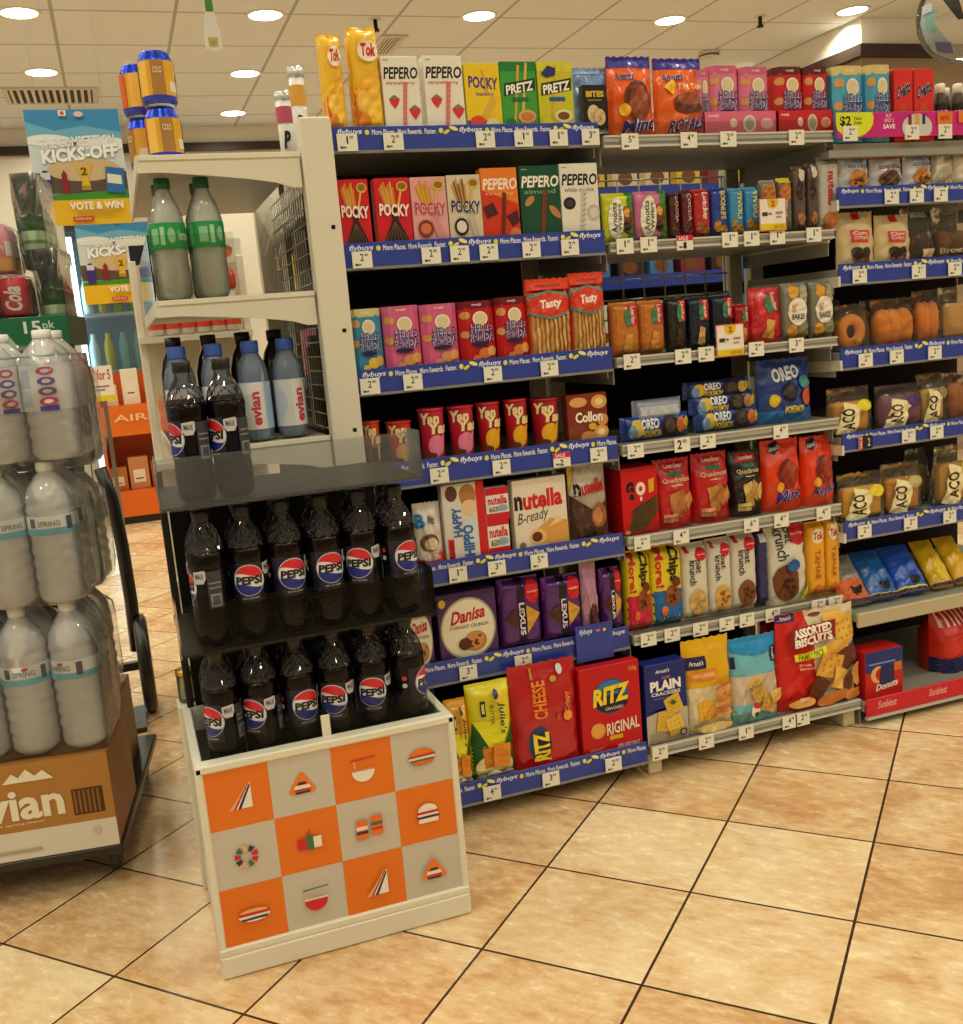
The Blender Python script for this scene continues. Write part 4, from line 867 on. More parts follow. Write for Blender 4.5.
lay(b, T_('flybuys', .1, .72, .45, .9, '#e0e4f4', sh=.25)+E_(.78, .8, .04, .045, '#d8d44a')+R_(.55, .78, .66, .84, '#c86a8a'), lambda u, v, o: (tx-.048+u*.096, 2.126-o, .306+v*.089)); b.build('shelf_talker', sh6)
# --- base shelf
Yb = FYB+.006
row(z1(6), Yb, [
 ('flow', a_julies(), '#d89c1c', 444, 475, 700, 'cracker_pack', 'biscuits', 'golden yellow cracker pack half hidden by the orange checked box', .044, {}),
 ('flow', a_julies(), '#dcd424', 462, 517, 683, 'cracker_pack', 'biscuits', 'bright yellow cracker pack with green corners and orange crackers', .044, {'k': {'rnd': 4}}),
 ('bag', a_ritzbag(), '#b01420', 506, 583, 663, 'cracker_bag', 'biscuits', 'dark red cracker bag with orange upright lettering', .044, {'k': {'taper': 0, 'sq': 5, 'flat': .9}}),
 ('box', a_ritz(), '#bc121e', 574, 645, 665, 'cracker_box', 'biscuits', 'big red cracker box with blue round emblem and yellow lettering', .030, {}),
])
# --- middle bay
Y2 = FY+.012
row(z2(1), Y2, [
 ('flow', a_chewy('#3a8a3a'), '#c8ca28', 600, 635, 193, 'wafer_bag', 'biscuits', 'lime yellow wafer bag beside the white cookie stick box', .03, {'k': {'rnd': 3}}),
 ('flow', a_chewy('#3a8a3a'), '#c8709a', 634, 668, 191, 'wafer_bag', 'biscuits', 'pink wafer bag with white oval and green edge', .03, {'k': {'rnd': 3}}),
 ('flow', a_wafer('COCOA', '#c8a8a8', '#6a3028'), '#4a141c', 668, 680, 193, 'wafer_pack', 'biscuits', 'narrow dark maroon wafer pack beside the pink wafer bag', .03, {}),
 ('flow', a_wafer('COCOA', '#c8a8a8', '#6a3028'), '#5a1a22', 680, 693, 190, 'wafer_pack', 'biscuits', 'narrow dark maroon wafer pack beside the red pack', .03, {}),
 ('flow', a_wafer('Loacker', '#e8d8d0', '#a85a30'), '#b0201c', 692, 710.5, 189, 'wafer_pack', 'biscuits', 'red wafer pack between maroon and blue packs on the second shelf', .03, {}),
 ('flow', a_wafer('BOONLIFE', '#d8c050', '#c88a30'), '#1c3c98', 710, 728, 187.5, 'wafer_pack', 'biscuits', 'royal blue wafer pack with yellow upright lettering', .03, {}),
 ('flow', a_wafer('TIVOLI', '#d8cc58', '#b8802c'), '#3c8cc0', 728, 744, 188, 'wafer_pack', 'biscuits', 'sky blue wafer pack touching the royal blue one', .03, {}),
 ('flow', a_wafer('TIVOLI', '#d8cc58', '#b8802c'), '#3c8cc0', 744, 759, 187, 'wafer_pack', 'biscuits', 'sky blue wafer pack beside the white offer card', .03, {}),
 ('flow', E_(.5, .72, .42, .2, '#b8702c')+E_(.5, .3, .4, .12, '#d8c8b0')+T_('nutella', .3, .42, .6, .5, '#b02028'), '#8a8478', 760, 777, 180, 'spread_snack_pack', 'snack', 'grey snack pack with bread picture behind the white offer card', .03, {}),
 ('flow', E_(.5, .74, .42, .16, '#b8742c')+R_(0, .9, 1, 1, '#d8c030')+T_('B-ready', .3, .3, .6, .6, '#e0d8d0', rot=90), '#6a645c', 777, 792, 178, 'spread_snack_pack', 'snack', 'dark grey snack pack with yellow top beside the offer card', .03, {}),
 ('flow', E_(.45, .62, .3, .16, '#3a2218')+E_(.6, .86, .26, .1, '#c8c4bc')+E_(.5, .2, .3, .1, '#a86a44'), '#5a4a40', 792, 806, 166, 'spread_snack_pack', 'snack', 'dark brown snack pack, second from the white and red lettered pack', .03, {}),
 ('flow', E_(.45, .62, .3, .16, '#3a2218')+E_(.6, .88, .26, .1, '#d0ccc4')+E_(.5, .2, .3, .1, '#a86a44'), '#54443a', 806, 818, 163, 'spread_snack_pack', 'snack', 'dark brown snack pack touching the white and red lettered pack', .03, {}),
 ('flow', T_('nutella', .36, .34, .74, .80, '#b81c28', bold=.03, rot=-90)+E_(.5, .14, .4, .12, '#b8703c')+R_(0, .9, 1, 1, '#8a8880'), '#b8b4ac', 818, 839, 157, 'spread_snack_pack', 'snack', 'silver white snack pack with upright red lettering by the bay end', .03, {}),
], None)
row(z2(2), Y2, [
 ('flow', a_lopack('#b81c28', '#c88a3c', '#c87828'), '#b8702c', 610, 640, 302, 'wafer_pack', 'biscuits', 'caramel orange wafer pack beside the orange wafer sticks', .04, {}),
 ('flow', a_lopack('#b81c28', '#c88a3c', '#c87828'), '#b8702c', 638.6, 665, 300, 'wafer_pack', 'biscuits', 'caramel orange wafer pack beside the black wafer packs', .04, {}),
 ('flow', a_lopack('#b81c28', '#3a241c', '#2c2c2c'), '#1c1a1c', 666, 687, 297, 'wafer_pack', 'biscuits', 'black wafer pack with dark chocolate picture, touching the caramel packs', .04, {}),
 ('flow', a_lopack('#b81c28', '#c8a060', '#1c2438'), '#141c30', 687, 710, 296, 'wafer_pack', 'biscuits', 'navy black wafer pack with tan wafer picture, middle of the dark three', .04, {}),
 ('flow', a_lopack('#b81c28', '#c8b060', '#1c2438'), '#141c30', 710.5, 734, 294, 'wafer_pack', 'biscuits', 'navy black wafer pack partly behind the yellow offer card', .04, {}),
 ('flow', a_lopack('#8a1420', '#c8904c', '#a81420'), '#a01420', 733, 749.5, 304, 'wafer_pack', 'biscuits', 'dark red wafer pack behind the offer card', .04, {}),
 ('bag', a_lopack('#a81824', '#cf9a50', '#c41c28'), '#c01822', 749, 782, 288, 'wafer_pack', 'biscuits', 'bright red wafer pack next to the oat bake packs', .04, {}),
 ('flow', a_oats(), '#7c7e70', 782, 808, 283, 'oat_biscuit_pack', 'biscuits', 'grey green oat biscuit pack touching the bright red pack', .035, {}),
 ('flow', a_oats(), '#7c7e70', 810, 835, 281.5, 'oat_biscuit_pack', 'biscuits', 'grey green oat biscuit pack at the bay end', .035, {}),
])
# offer cards hanging from the rails
for (u0, u1, v0, v1, lev, dg, nm) in ((758, 787, 198, 231, 1, '2', 'white offer card with yellow foot hanging on the second rail'), (715, 745, 324, 356.5, 2, '2', 'white offer card with yellow foot hanging on the third rail by dark packs')):
    yy = FY-.014; A = aty(u0+1, (v0+v1)/2, yy); B_ = aty(u1-1, (v0+v1)/2, yy); zt = aty((u0+u1)/2, v0, yy).z; zb_ = aty((u0+u1)/2, v1, yy).z
    b = MB(); b.box(A.x, B_.x, yy-.001, yy, zb_, zt, M('#e6e2da', 'card'))
    art = R_(0, 0, 1, 1, '#c8405a')+R_(.03, .03, .97, .97, '#e6e2d8')+R_(.03, .03, .97, .22, '#d8c41c')+P_([(.28, .97), (.72, .97), (.66, .74), (.5, .66), (.34, .74)], '#d8bc1c')+T_('2', .44, .74, .58, .92, '#b82030', bold=.04)+R_(.10, .46, .30, .58, '#3a3a38')+R_(.33, .5, .44, .56, '#6a6a68')+R_(.60, .52, .86, .58, '#b86a7a')+R_(.6, .4, .8, .44, '#8a8a86')+T_('SAVE', .5, .07, .9, .18, '#b88a18')
    w_, h_ = B_.x-A.x, zt-zb_
    lay(b, art, lambda u, v, o: (A.x+u*w_, yy-.001-o, zb_+v*h_))
    pr = [c for c in bay2.children if c.name.startswith('shelf')][lev]
    o = b.build('offer_card', pr); o['label'] = nm
# fourth: blue cookie rolls
ro = dict(k={'horiz': True, 'rnd': 3.0})
row(z2(3), Y2+.02, [('flow', a_oreoroll('#c86a3c'), '#1c3f92', 621, 690, 415, 'cookie_roll', 'biscuits', 'blue cookie roll lying lowest, beside the brown cream roll box', .04, ro),
 ('flow', a_oreoroll('#c8683c'), '#1c3f92', 695, 762, 408, 'cookie_roll', 'biscuits', 'blue cookie roll with round cookie, lowest of three stacked rolls', .042, ro),
 ('bag', a_oreobag(), '#183a8c', 755, 812, 359, 'cookie_bag', 'biscuits', 'big blue cookie bag standing beside the stacked rolls', .05, {})])
row(z2(3)+.042, Y2+.024, [('flow', R_(.1, .3, .9, .7, '#b8c0d0'), '#8e98b0', 633, 683, 399, 'cookie_roll', 'biscuits', 'silver backed cookie roll lying on the lowest blue roll', .036, ro),
 ('flow', a_oreoroll('#a87c4c'), '#1b3884', 690, 756, 393, 'cookie_roll', 'biscuits', 'blue cookie roll, middle of three stacked rolls', .042, ro)])
row(z2(3)+.082, Y2+.028, [('flow', a_oreoroll('#b8a44c'), '#182c6c', 684, 750, 380, 'cookie_roll', 'biscuits', 'blue cookie roll, top of three stacked rolls', .042, ro)])
# fifth
row(z2(4), Y2, [
 ('box', a_gege(), '#c4101a', 620, 660, 467.5, 'biscuit_stick_box', 'biscuits', 'glossy red box of chocolate sticks with black and yellow characters', .09, {}),
 ('bag', a_loacker(), '#b8141e', 654, 698, 459, 'wafer_cube_bag', 'biscuits', 'red bag of wafer cubes touching the glossy red box', .06, {'k': {'flat': .85}}),
 ('bag', a_loacker(), '#b8141e', 688, 734, 453, 'wafer_cube_bag', 'biscuits', 'red bag of wafer cubes touching the black one', .06, {'k': {'flat': .85}}),
 ('bag', a_loacker(True), '#16151a', 727, 768, 451, 'wafer_cube_bag', 'biscuits', 'black bag of wafer cubes with pale wafers', .06, {'k': {'flat': .85}}),
 ('bag', a_orangebag('Mint', 1), '#dd3a14', 757, 805, 440, 'chocolate_biscuit_bag', 'biscuits', 'orange red biscuit bag with oval window, beside the black bag', .06, {'k': {'flat': .85}}),
 ('bag', a_orangebag('Royals', 2), '#dd3a14', 799, 843.5, 436, 'chocolate_biscuit_bag', 'biscuits', 'orange red biscuit bag with oval window, at the bay end', .06, {'k': {'flat': .85}}),
])
# sixth
row(z2(5), Y2, [
 ('flow', a_chipsmore('#c81c44'), '#d8c41c', 621, 654.5, 551, 'cookie_pack', 'biscuits', 'yellow cookie pack with crimson lower half', .05, {}),
 ('flow', a_chipsmore('#1c64a8'), '#d8c41c', 646.5, 684, 545.5, 'cookie_pack', 'biscuits', 'yellow cookie pack with blue lower half', .05, {}),
 ('flow', a_packoat('#c8a468', '#b08a4c'), '#cfcdc2', 680, 709, 543.5, 'oat_cookie_pack', 'biscuits', 'narrow white oat cookie pack with plain pale cookie', .05, {}),
 ('flow', a_packoat('#c8a050', '#8a4a24'), '#cfcdc2', 706.7, 733, 538.5, 'oat_cookie_pack', 'biscuits', 'narrow white oat cookie pack with berry dotted cookie, middle one', .05, {}),
 ('flow', a_packoat('#7a4a28', '#4a2414'), '#cfcdc2', 729, 757, 533, 'oat_cookie_pack', 'biscuits', 'narrow white oat cookie pack with dark brown cookie, by the navy pack', .05, {}),
 ('flow', R_(.2, .85, .8, .95, '#c8c8d8'), '#1a1c58', 755, 768, 530, 'cookie_pack', 'biscuits', 'slim navy blue cookie pack edge between the white oat packs', .05, {}),
 ('bag', E_(.80, .88, .24, .14, '#c0182a')+T_('munchys', .62, .86, .96, .90, '#f0dcd8')+T_('oat', .46, .78, .64, .98, '#242420', bold=.01, rot=-90)+T_('krunch', .20, .58, .50, .98, '#242420', bold=.01, rot=-90)+cookie(.40, .28, .33, .72, '#6e3a22', '#3c1a0e', 9, 4)+E_(.55, .50, .16, .08, '#2458a0')+P_([(.66, .04), (1, .30), (1, .14), (.8, .04)], '#d8d02c'), '#d2d0c4', 766, 807, 526, 'oat_cookie_bag', 'biscuits', 'wide white oat cookie bag with chocolate cookie and red corner', .05, {'k': {'taper': .0, 'sq': 5, 'flat': .9}}),
 ('flow', a_pack_ta(), '#e0a020', 805.5, 825.5, 522, 'biscuit_pack', 'biscuits', 'slim golden biscuit pack touching the wide white bag', .04, {}),
 ('flow', a_pack_ta(), '#e0a020', 824, 844, 517.5, 'biscuit_pack', 'biscuits', 'slim golden biscuit pack at the bay end, sixth shelf', .04, {}),
])
# base
row(z2(6), FYB+.010, [
 ('box', a_plain(), '#1c2878', 639, 690.5, 663, 'cracker_box', 'biscuits', 'navy and grey box of plain crackers beside the big red box', .044, {}),
 ('bag', a_cheesecrk(), '#d8a814', 681, 734, 639, 'cracker_bag', 'biscuits', 'golden yellow cracker bag with navy flag', .044, {'k': {'taper': 0, 'sq': 5, 'flat': .9}}),
 ('bag', a_bluecrk(), '#6ab4cc', 728, 780.5, 637, 'cracker_bag', 'biscuits', 'light blue cracker bag with folded top', .044, {'k': {'taper': 0, 'sq': 5, 'flat': .9}}),
 ('bag', a_assorted(), '#cb2420', 772.6, 863, 609.5, 'assorted_biscuit_bag', 'biscuits', 'large red bag of mixed biscuits at the base bay end', .044, {'k': {'taper': .03, 'sq': 4, 'flat': .9, 'wr': .0022}}),
])
row(z2(6), FYB+.075, [('bag', [], '#b01c20', 762, 790, 620, 'biscuit_bag', 'biscuits', 'red bag peeking out behind the light blue cracker bag', .05, {})])

# ================================================================ third bay: bagged cakes and bread
Y3 = FY+.008
def kb(tagc): return R_(.40, .86, .60, 1, '#b81c28')+P_([(.26, .46), (.74, .44), (.76, .66), (.24, .68)], '#c8343c')+T_('Choc', .32, .58, .70, .65, '#f0e4d8')+T_('COOKIES', .30, .50, .70, .56, '#f0e4d8')+E_(.40, .26, .15, .11, '#2a1812')+E_(.64, .25, .15, .11, '#301c14')+R_(.3, .06, .7, .16, '#6a3a20')
def ck(c2): return R_(0, .9, 1, 1, c2)+P_([(0, .9), (1, .9), (.7, .78), (.2, .82)], '#8a94b0')+cookie(.52, .32, .30, .85, '#bd7c34', '#3c2010', 9, 5)+T_('cookie', .16, .62, .84, .76, '#4a4a70', bold=.02)
row(z3(1), Y3, [
 ('bag', ck('#b8bcc8'), '#b9bcc4', 839, 871, 148, 'cookie_bag', 'biscuits', 'silver cookie bag with golden cookie, first on the third bay', .04, {}),
 ('bag', R_(0, .86, 1, 1, '#c01c34')+T_('cookie', .16, .58, .84, .72, '#5a4a60', bold=.02)+cookie(.5, .30, .32, .8, '#6a4a34', '#2c1a10', 9, 6), '#b9b4b8', 869, 905, 149, 'cookie_bag', 'biscuits', 'silver cookie bag with red top and dark cookie', .04, {}),
 ('bag', ck('#c0304c'), '#bfc2ca', 902, 933, 147, 'cookie_bag', 'biscuits', 'silver cookie bag with golden cookie and pink red top', .04, {}),
 ('bag', P_([(0, .2), (.6, 1), (.2, 1)], '#d8d0b8')+E_(.6, .3, .3, .2, '#a89a80'), '#b0a890', 932, 955, 148, 'cookie_bag', 'biscuits', 'plain beige bag beside the pink topped silver bag', .04, {}),
 ('bag', E_(.5, .4, .3, .2, '#c8a468'), '#cfc8b4', 954, 985, 146, 'cookie_bag', 'biscuits', 'pale bag cut by the frame on the second strip', .04, {}),
])
row(z3(2), Y3, [
 ('bag', kb(0), '#c8b48a', 838, 876, 212, 'paper_cookie_bag', 'biscuits', 'brown paper cookie bag with red ribbon, first of two', .045, {'k': {'mk': 'card', 'flat': .85}}),
 ('bag', kb(0), '#c8b48a', 875, 911, 215, 'paper_cookie_bag', 'biscuits', 'brown paper cookie bag with red ribbon, beside the dark muffin bag', .045, {'k': {'mk': 'card', 'flat': .85}}),
])
def cake_bag(u0, u1, vt, z, Y, label, shape, col, name='cake_bag', d=.07, lab=None, cat='cake', labc='#d8c89c'):
    X0, X1 = aty(u0, (vt+40), Y).x, aty(u1, vt+40, Y).x; w_ = X1-X0; h_ = aty((u0+u1)/2, vt, Y).z-z
    r = thing(name, label, cat, ((X0+X1)/2, Y+d/2+.004, z+.0008)); SEED[0] += 1
    b = bag_pack(w_, h_, d, lab or [], '#ffffff', clearm=BAGCLR, seed=SEED[0], flat=.85, sq=3.2); b.build('clear_bag', r)
    c = MB(); m = M(col, 'matte')
    if shape == 'ring':
        R1, R2 = min(w_*.30, h_*.27), min(w_, h_)*.14
        vs = []; fs = []; n, k = 24, 10
        for i in range(n):
            for j in range(k):
                a, q = 2*pi*i/n, 2*pi*j/k; rr = R1+R2*cos(q); vs.append((rr*cos(a), R2*.9*sin(q), h_*.42+rr*sin(a)*1.05))
        for i in range(n):
            for j in range(k): fs.append((i*k+j, ((i+1) % n)*k+j, ((i+1) % n)*k+(j+1) % k, i*k+(j+1) % k))
        c.add(vs, [f[::-1] for f in fs], m, True)
        c.lathe([(.001, -.001), (w_*.10, 0), (w_*.10, .008), (.001, .009)], M('#e0c020', 'card'), 12, (0, -d*.36, h_*.2))
    elif shape == 'loaf':
        for q in range(3):
            cx = (q-1)*w_*.24
            c.lathe([(.002, h_*.06), (w_*.15, h_*.08), (w_*.20, h_*.30), (w_*.19, h_*.60), (w_*.11, h_*.76), (.002, h_*.80)], m, 14, (cx, (q % 2)*.006-.003, 0))
    elif shape == 'slab':
        c.box(-w_*.40, w_*.40, -d*.26, d*.26, h_*.06, h_*.70, m, .012); c.box(-w_*.34, w_*.34, -d*.245, d*.245, h_*.40, h_*.46, M('#e8d8a8', 'matte'), .004)
    elif shape == 'muffin':
        for q in range(2):
            cx = (q-.5)*w_*.40
            c.lathe([(w_*.12, h_*.05), (w_*.17, h_*.26), (w_*.21, h_*.32), (w_*.20, h_*.42), (w_*.12, h_*.52), (.002, h_*.55)], m, 16, (cx, 0, 0))
    c.build('cake', r)
    return r
def azo(tc, c2): return P_([(.08, .06), (.46, .02), (.62, .62), (.24, .72)], '#e6dcae')+T_('ACO', .18, .14, .44, .58, '#2a241c', bold=.03, rot=90)+E_(.72, .62, .2, .12, c2)
cake_bag(910, 942, 205, z3(2), Y3, 'clear bag of dark chocolate muffins beside the paper bags', 'muffin', '#3a2014', lab=R_(.2, .8, .7, .9, '#8a8a90')+R_(.4, .1, .8, .24, '#c8b088'))
cake_bag(941, 980, 203, z3(2), Y3, 'clear bag of brown cake cut by the frame on the third strip', 'muffin', '#6a4428', lab=T_('Brownies', .1, .14, .8, .24, '#c8a890'))
cake_bag(838, 850, 300, z3(3), Y3+.05, 'clear bag of yellow cake tucked behind the ring cake bag', 'slab', '#d0b028')
cake_bag(845, 877, 304, z3(3), Y3, 'clear bag holding one orange glazed ring cake', 'ring', '#dc8430')
cake_bag(880, 923, 298, z3(3), Y3, 'clear bag of orange rolls with red tag, fourth strip of the cake bay', 'loaf', '#e08424', lab=R_(.16, .04, .34, .14, '#c8341c'))
cake_bag(922, 949, 290, z3(3), Y3, 'clear bag of orange buns next to the red tagged rolls', 'loaf', '#d87c24')
cake_bag(948, 985, 286, z3(3), Y3, 'clear bag of pale buns cut by the frame on the fourth strip', 'slab', '#c89858')
cake_bag(870, 886, 300, z3(3), Y3+.08, 'clear bag of yellow buns behind the ring cake and rolls', 'loaf', '#d0a028')
cake_bag(836, 880, 388, z3(4), Y3, 'clear cake bag with tan label and yellow sticker above the sale tag', 'slab', '#d8963c', lab=azo('#2a241c', '#dcd028'))
cake_bag(884, 930, 385, z3(4), Y3, 'clear bag with tan label and purple filled buns', 'loaf', '#7a4a6c', lab=azo('#2a241c', '#4a2a6c'))
cake_bag(926, 954, 374, z3(4), Y3, 'clear bag with tan upright label, beyond the purple bun bag', 'slab', '#c8a060', lab=azo('#2a241c', '#8a7a50'))
cake_bag(952, 985, 372, z3(4), Y3, 'clear bag of brown buns cut by the frame on the fifth strip', 'loaf', '#9a5c2c')
cake_bag(846, 893, 474, z3(5), Y3, 'clear cake bag with tan label and golden cake, beside the grey orange packs end', 'slab', '#e0aa40', lab=azo('#2a241c', '#e0cc30'))
cake_bag(890, 930, 464, z3(5), Y3, 'clear cake bag with tan label and brown cake on the lowest blue strip', 'slab', '#cc8a38', lab=azo('#2a241c', '#b8a868'))
cake_bag(944, 980, 446, z3(5), Y3, 'clear cake bag cut by the frame on the lowest blue strip', 'slab', '#c89c44', lab=azo('#2a241c', '#c8b448'))
cake_bag(915, 935, 450, z3(5), Y3+.1, 'clear bag of brown bread set back on the lowest blue strip', 'slab', '#8a6a34')
# seventh: snack packs lying back
def lying(u0, u1, v0, v1, base, art, label, d=.035):
    Y = 2.12; X0, X1 = aty(u0, v1-6, Y).x, aty(u1, v1-6, Y).x; w_ = (X1-X0)*.8; SEED[0] += 1
    b = bag_pack(w_, .15, d, art, base, seed=SEED[0], flat=.5, sq=3)
    o = tag(b.build('snack_pack', None, ((X0+X1)/2, Y+d*.6, z3(6)+.012)), label, 'snack'); o.rotation_euler = (-RD(44), 0, RD(-6)); return o
cowart = E_(.6, .20, .16, .07, '#14121a')+E_(.5, .26, .06, .04, '#14121a')+E_(.74, .26, .06, .04, '#14121a')+R_(0, 0, 1, .06, '#3a1c40')
lying(842, 880, 560, 606, '#8a8a80', R_(0, 0, 1, .45, '#c8602c')+cowart, 'grey and orange snack pack lying back on the beige lip shelf')
lying(872, 908, 554, 602, '#1c58a8', R_(0, 0, 1, .08, '#c8c838')+cowart, 'blue snack pack lying back, beside the grey and orange one')
lying(902, 938, 548, 592, '#1c4cb8', R_(0, 0, 1, .10, '#d0d038')+cowart, 'blue snack pack lying back, beside the yellow packs')
lying(936, 962, 550, 596, '#c8a01c', R_(0, 0, 1, .06, '#3a1c30')+E_(.6, .3, .3, .2, '#d8b838'), 'yellow snack pack lying back, next to the blue ones')
lying(960, 985, 550, 596, '#d0a41c', R_(0, 0, 1, .08, '#3a1c30'), 'yellow snack pack lying back, cut by the frame')
# base: a bread box and a loaf
Y8 = 2.09
row(z3(7), Y8, [('box', R_(0, .56, 1, 1, '#23307e')+R_(.1, .72, .8, .75, '#8a94c8')+E_(.34, .50, .20, .18, '#d8b074')+E_(.40, .50, .14, .13, '#b8201e')+P_([(.34, .22), (.78, .22), (.76, .66), (.40, .66)], '#23285e')+T_('Donuts', .26, .18, .86, .32, '#e8dcd4', bold=.04, sh=.2, slope=.06)+R_(.76, .52, .96, .70, '#c8702c'), '#c4201e', 865, 903, 650, 'bread_box', 'bread', 'blue and red bakery box on the red base strip', .07, {})])
r = thing('bread_loaf', 'red bagged sliced loaf with white stripes on the base shelf', 'bread', (aty(948, 640, 2.2).x, 2.2, z3(7)+.001), RD(10))
b = bag_pack(.17, .18, .12, R_(0, 0, 1, .24, '#22285e')+R_(.42, .28, .60, .66, '#c8b8b8')+R_(.66, .30, 1, .56, '#23305e')+T_('SOFT', .70, .38, .96, .5, '#e0d8e8')+E_(.9, .2, .12, .14, '#c87a3c')+[x for k in range(9) for x in P_([(.04+k*.11, .72), (.09+k*.11, .72), (.06+k*.11, .97), (.03+k*.11, .97)], '#e4cfc8')]+R_(.50, .02, .62, .16, '#d8d0d8'), '#cc2a1c', sq=5, flat=.95, taper=.02, seed=77); b.build('wrapper', r)
b = MB(); b.tube([(-.03, -.01, .168), (.03, -.01, .172)], .006, M('#1c1c28', 'plastic')); b.build('clip', r)

# ================================================================ cola rack with checked base box
rack = thing('drink_rack', 'black wire drink rack with clear fronted trays on the orange checked box', 'rack', (.26, 1.92, 0))
def rpart(b, n, par=None):
    o = b.build(n, par or rack)
    if par is None: o.matrix_parent_inverse = Matrix.Translation((-.26, -1.92, 0))
    return o
BLK = M('#151312', 'paint')
for x, y in ((.045, 2.067), (.475, 2.067)):
    rpart(MB().box(x-.007, x+.007, y-.007, y+.007, .4005, .88, BLK, .002), 'upright')
b = MB(); b.box(.055, .465, 2.064, 2.069, .4005, .82, M('#0f0d0c', 'matte')); rpart(b, 'back_or_shade_panel')
def tray(z, hf, mat):
    t = MB(); t.box(.036, .484, 1.752, 2.058, z-.004, z, M('#24201e', 'paint')); t = rpart(t, 'tray')
    f = MB(); f.box(.034, .486, 1.748, 1.751, z-.006, z+hf, mat); f.box(.034, .0365, 1.751, 1.84, z-.006, z+hf, mat); f.box(.4835, .486, 1.751, 1.84, z-.006, z+hf, mat)
    e = f.build('clear_front', t); return t
tray(.596, .086, ACRYL); tray(.850, .082, FROST); 
ft = MB(); ft.box(.050, .470, 1.760, 1.763, .352, .455, ACRYL); rpart(ft, 'clear_front')
b = MB(); b.box(.256, .272, 1.7565, 1.7595, .36, .442, M('#d8d4c8', 'plastic'), .001); rpart(b, 'clip')
# base box
bx = thing('display_box', 'white framed display box with orange and grey checked front', 'display', (.26, 1.9, 0))
WB = M('#d6d3c4', 'paint'); x0, x1, y0, y1_ = .028, .497, 1.737, 2.075
def bpart(b, n): o = b.build(n, bx); o.matrix_parent_inverse = Matrix.Translation((-.26, -1.9, 0)); return o
b = MB(); b.box(x0, x0+.016, y0+.012, y1_, .0, .40, WB, .002); bpart(b, 'side_panel')
b = MB(); b.box(x1-.016, x1, y0+.012, y1_, .0, .40, WB, .002); bpart(b, 'side_panel')
b = MB(); b.box(x0+.016, x1-.016, y1_-.014, y1_, 0, .40, WB, .002); bpart(b, 'back_or_shade_panel')
b = MB(); b.box(x0+.016, x1-.016, y0+.02, y1_-.014, .335, .350, M('#2a2522', 'paint')); bpart(b, 'inner_floor')
b = MB(); b.box(x0, x1, y0-.006, y0+.020, 0, .044, WB, .004); bpart(b, 'kickboard')
b = MB(); b.box(x0, x0+.013, y0-.003, y0+.014, .044, .40, WB, .003); b.box(x1-.013, x1, y0-.003, y0+.014, .044, .40, WB, .003); b.box(x0, x1, y0-.003, y0+.026, .386, .402, WB, .003); b.box(x0, x1, y0-.005, y0+.014, .042, .058, WB, .003); bpart(b, 'front_frame')
b = MB(); fx0, fx1, fz0, fz1 = x0+.012, x1-.012, .056, .388
b.box(fx0, fx1, y0+.001, y0+.012, fz0, fz1, M('#bdb8ae', 'paint'))
ORG = '#d9701a'; art = []; NC, NR = 4, 3
asp = (fx1-fx0)/(fz1-fz0)
for j in range(NR):
    for i in range(NC):
        if (i+j) % 2 == 0: art += R_(i/NC, 1-(j+1)/NR, (i+1)/NC, 1-j/NR, ORG)
def cell(i, j, shapes):
    o = []
    cu, cv = (i+.5)/NC, 1-(j+.5)/NR; s = .25/4
    for pts, c in shapes: o.append(('p', [(cu+x*s*.8, cv+y*s*asp*.8) for x, y in pts], c))
    return o
el = lambda cx, cy, rx, ry, a0=0, a1=360, n=18: [(cx+rx*cos(RD(a0+(a1-a0)*k/n)), cy+ry*sin(RD(a0+(a1-a0)*k/n))) for k in range(n+(0 if a1-a0 >= 360 else 1))]
GRN, RDD, NVY, WH2, TN = '#3a6a4a', '#c4202c', '#2a2a4c', '#e0dcd0', '#d8a870'
sandwich = [([(-.8, -1), (1, -1), (1, 1.0), (.85, 1.1)], WH2), ([(-.75, -1), (-.55, -1), (.88, 1.1), (.74, 1.05)], TN), ([(-.5, -1), (-.3, -1), (.92, 1.05), (.8, 1.05)], RDD), ([(-.15, -1), (.1, -1), (.97, .8), (.9, .95)], NVY)]
sandwich = [(p, c) for p, c in sandwich]
onigiri = [([(-1.1, -.6), (-.9, -.85), (.9, -.85), (1.1, -.6), (.15, .9), (-.15, .9)], '#e07820'), ([(-.7, -.45), (.7, -.45), (.55, -.15), (-.55, -.15)], WH2), ([(-.62, -.62), (.62, -.62), (.7, -.45), (-.7, -.45)], RDD), ([(-.55, -.85), (.55, -.85), (.62, -.66), (-.62, -.66)], NVY), ([(-.4, -.1), (.4, -.1), (.28, .12), (-.28, .12)], NVY)]
def bowl(c, c2): return [(el(0, -.05, .95, .95, 180, 360), c), ([(-.95, .0), (.95, .0), (.95, .12), (-.95, .12)], c2), ([(-.75, .2), (-.6, .2), (-.6, .85), (-.75, .85)], TN), ([(-1.0, .85), (1.1, .95), (1.1, 1.05), (-1.0, .98)], RDD if c == WH2 else GRN)]
bun = [(el(0, .15, 1.05, .65, 0, 180), '#d8742a'), ([(-1.2, .05), (1.2, .1), (1.1, .28), (-1.1, .2)], RDD), ([(-1.1, -.15), (1.1, -.12), (1.15, .05), (-1.15, .02)], WH2), ([(-1.0, -.32), (1.0, -.3), (1.1, -.15), (-1.05, -.17)], GRN), (el(0, -.3, 1.0, .38, 180, 360), '#c8682a')]
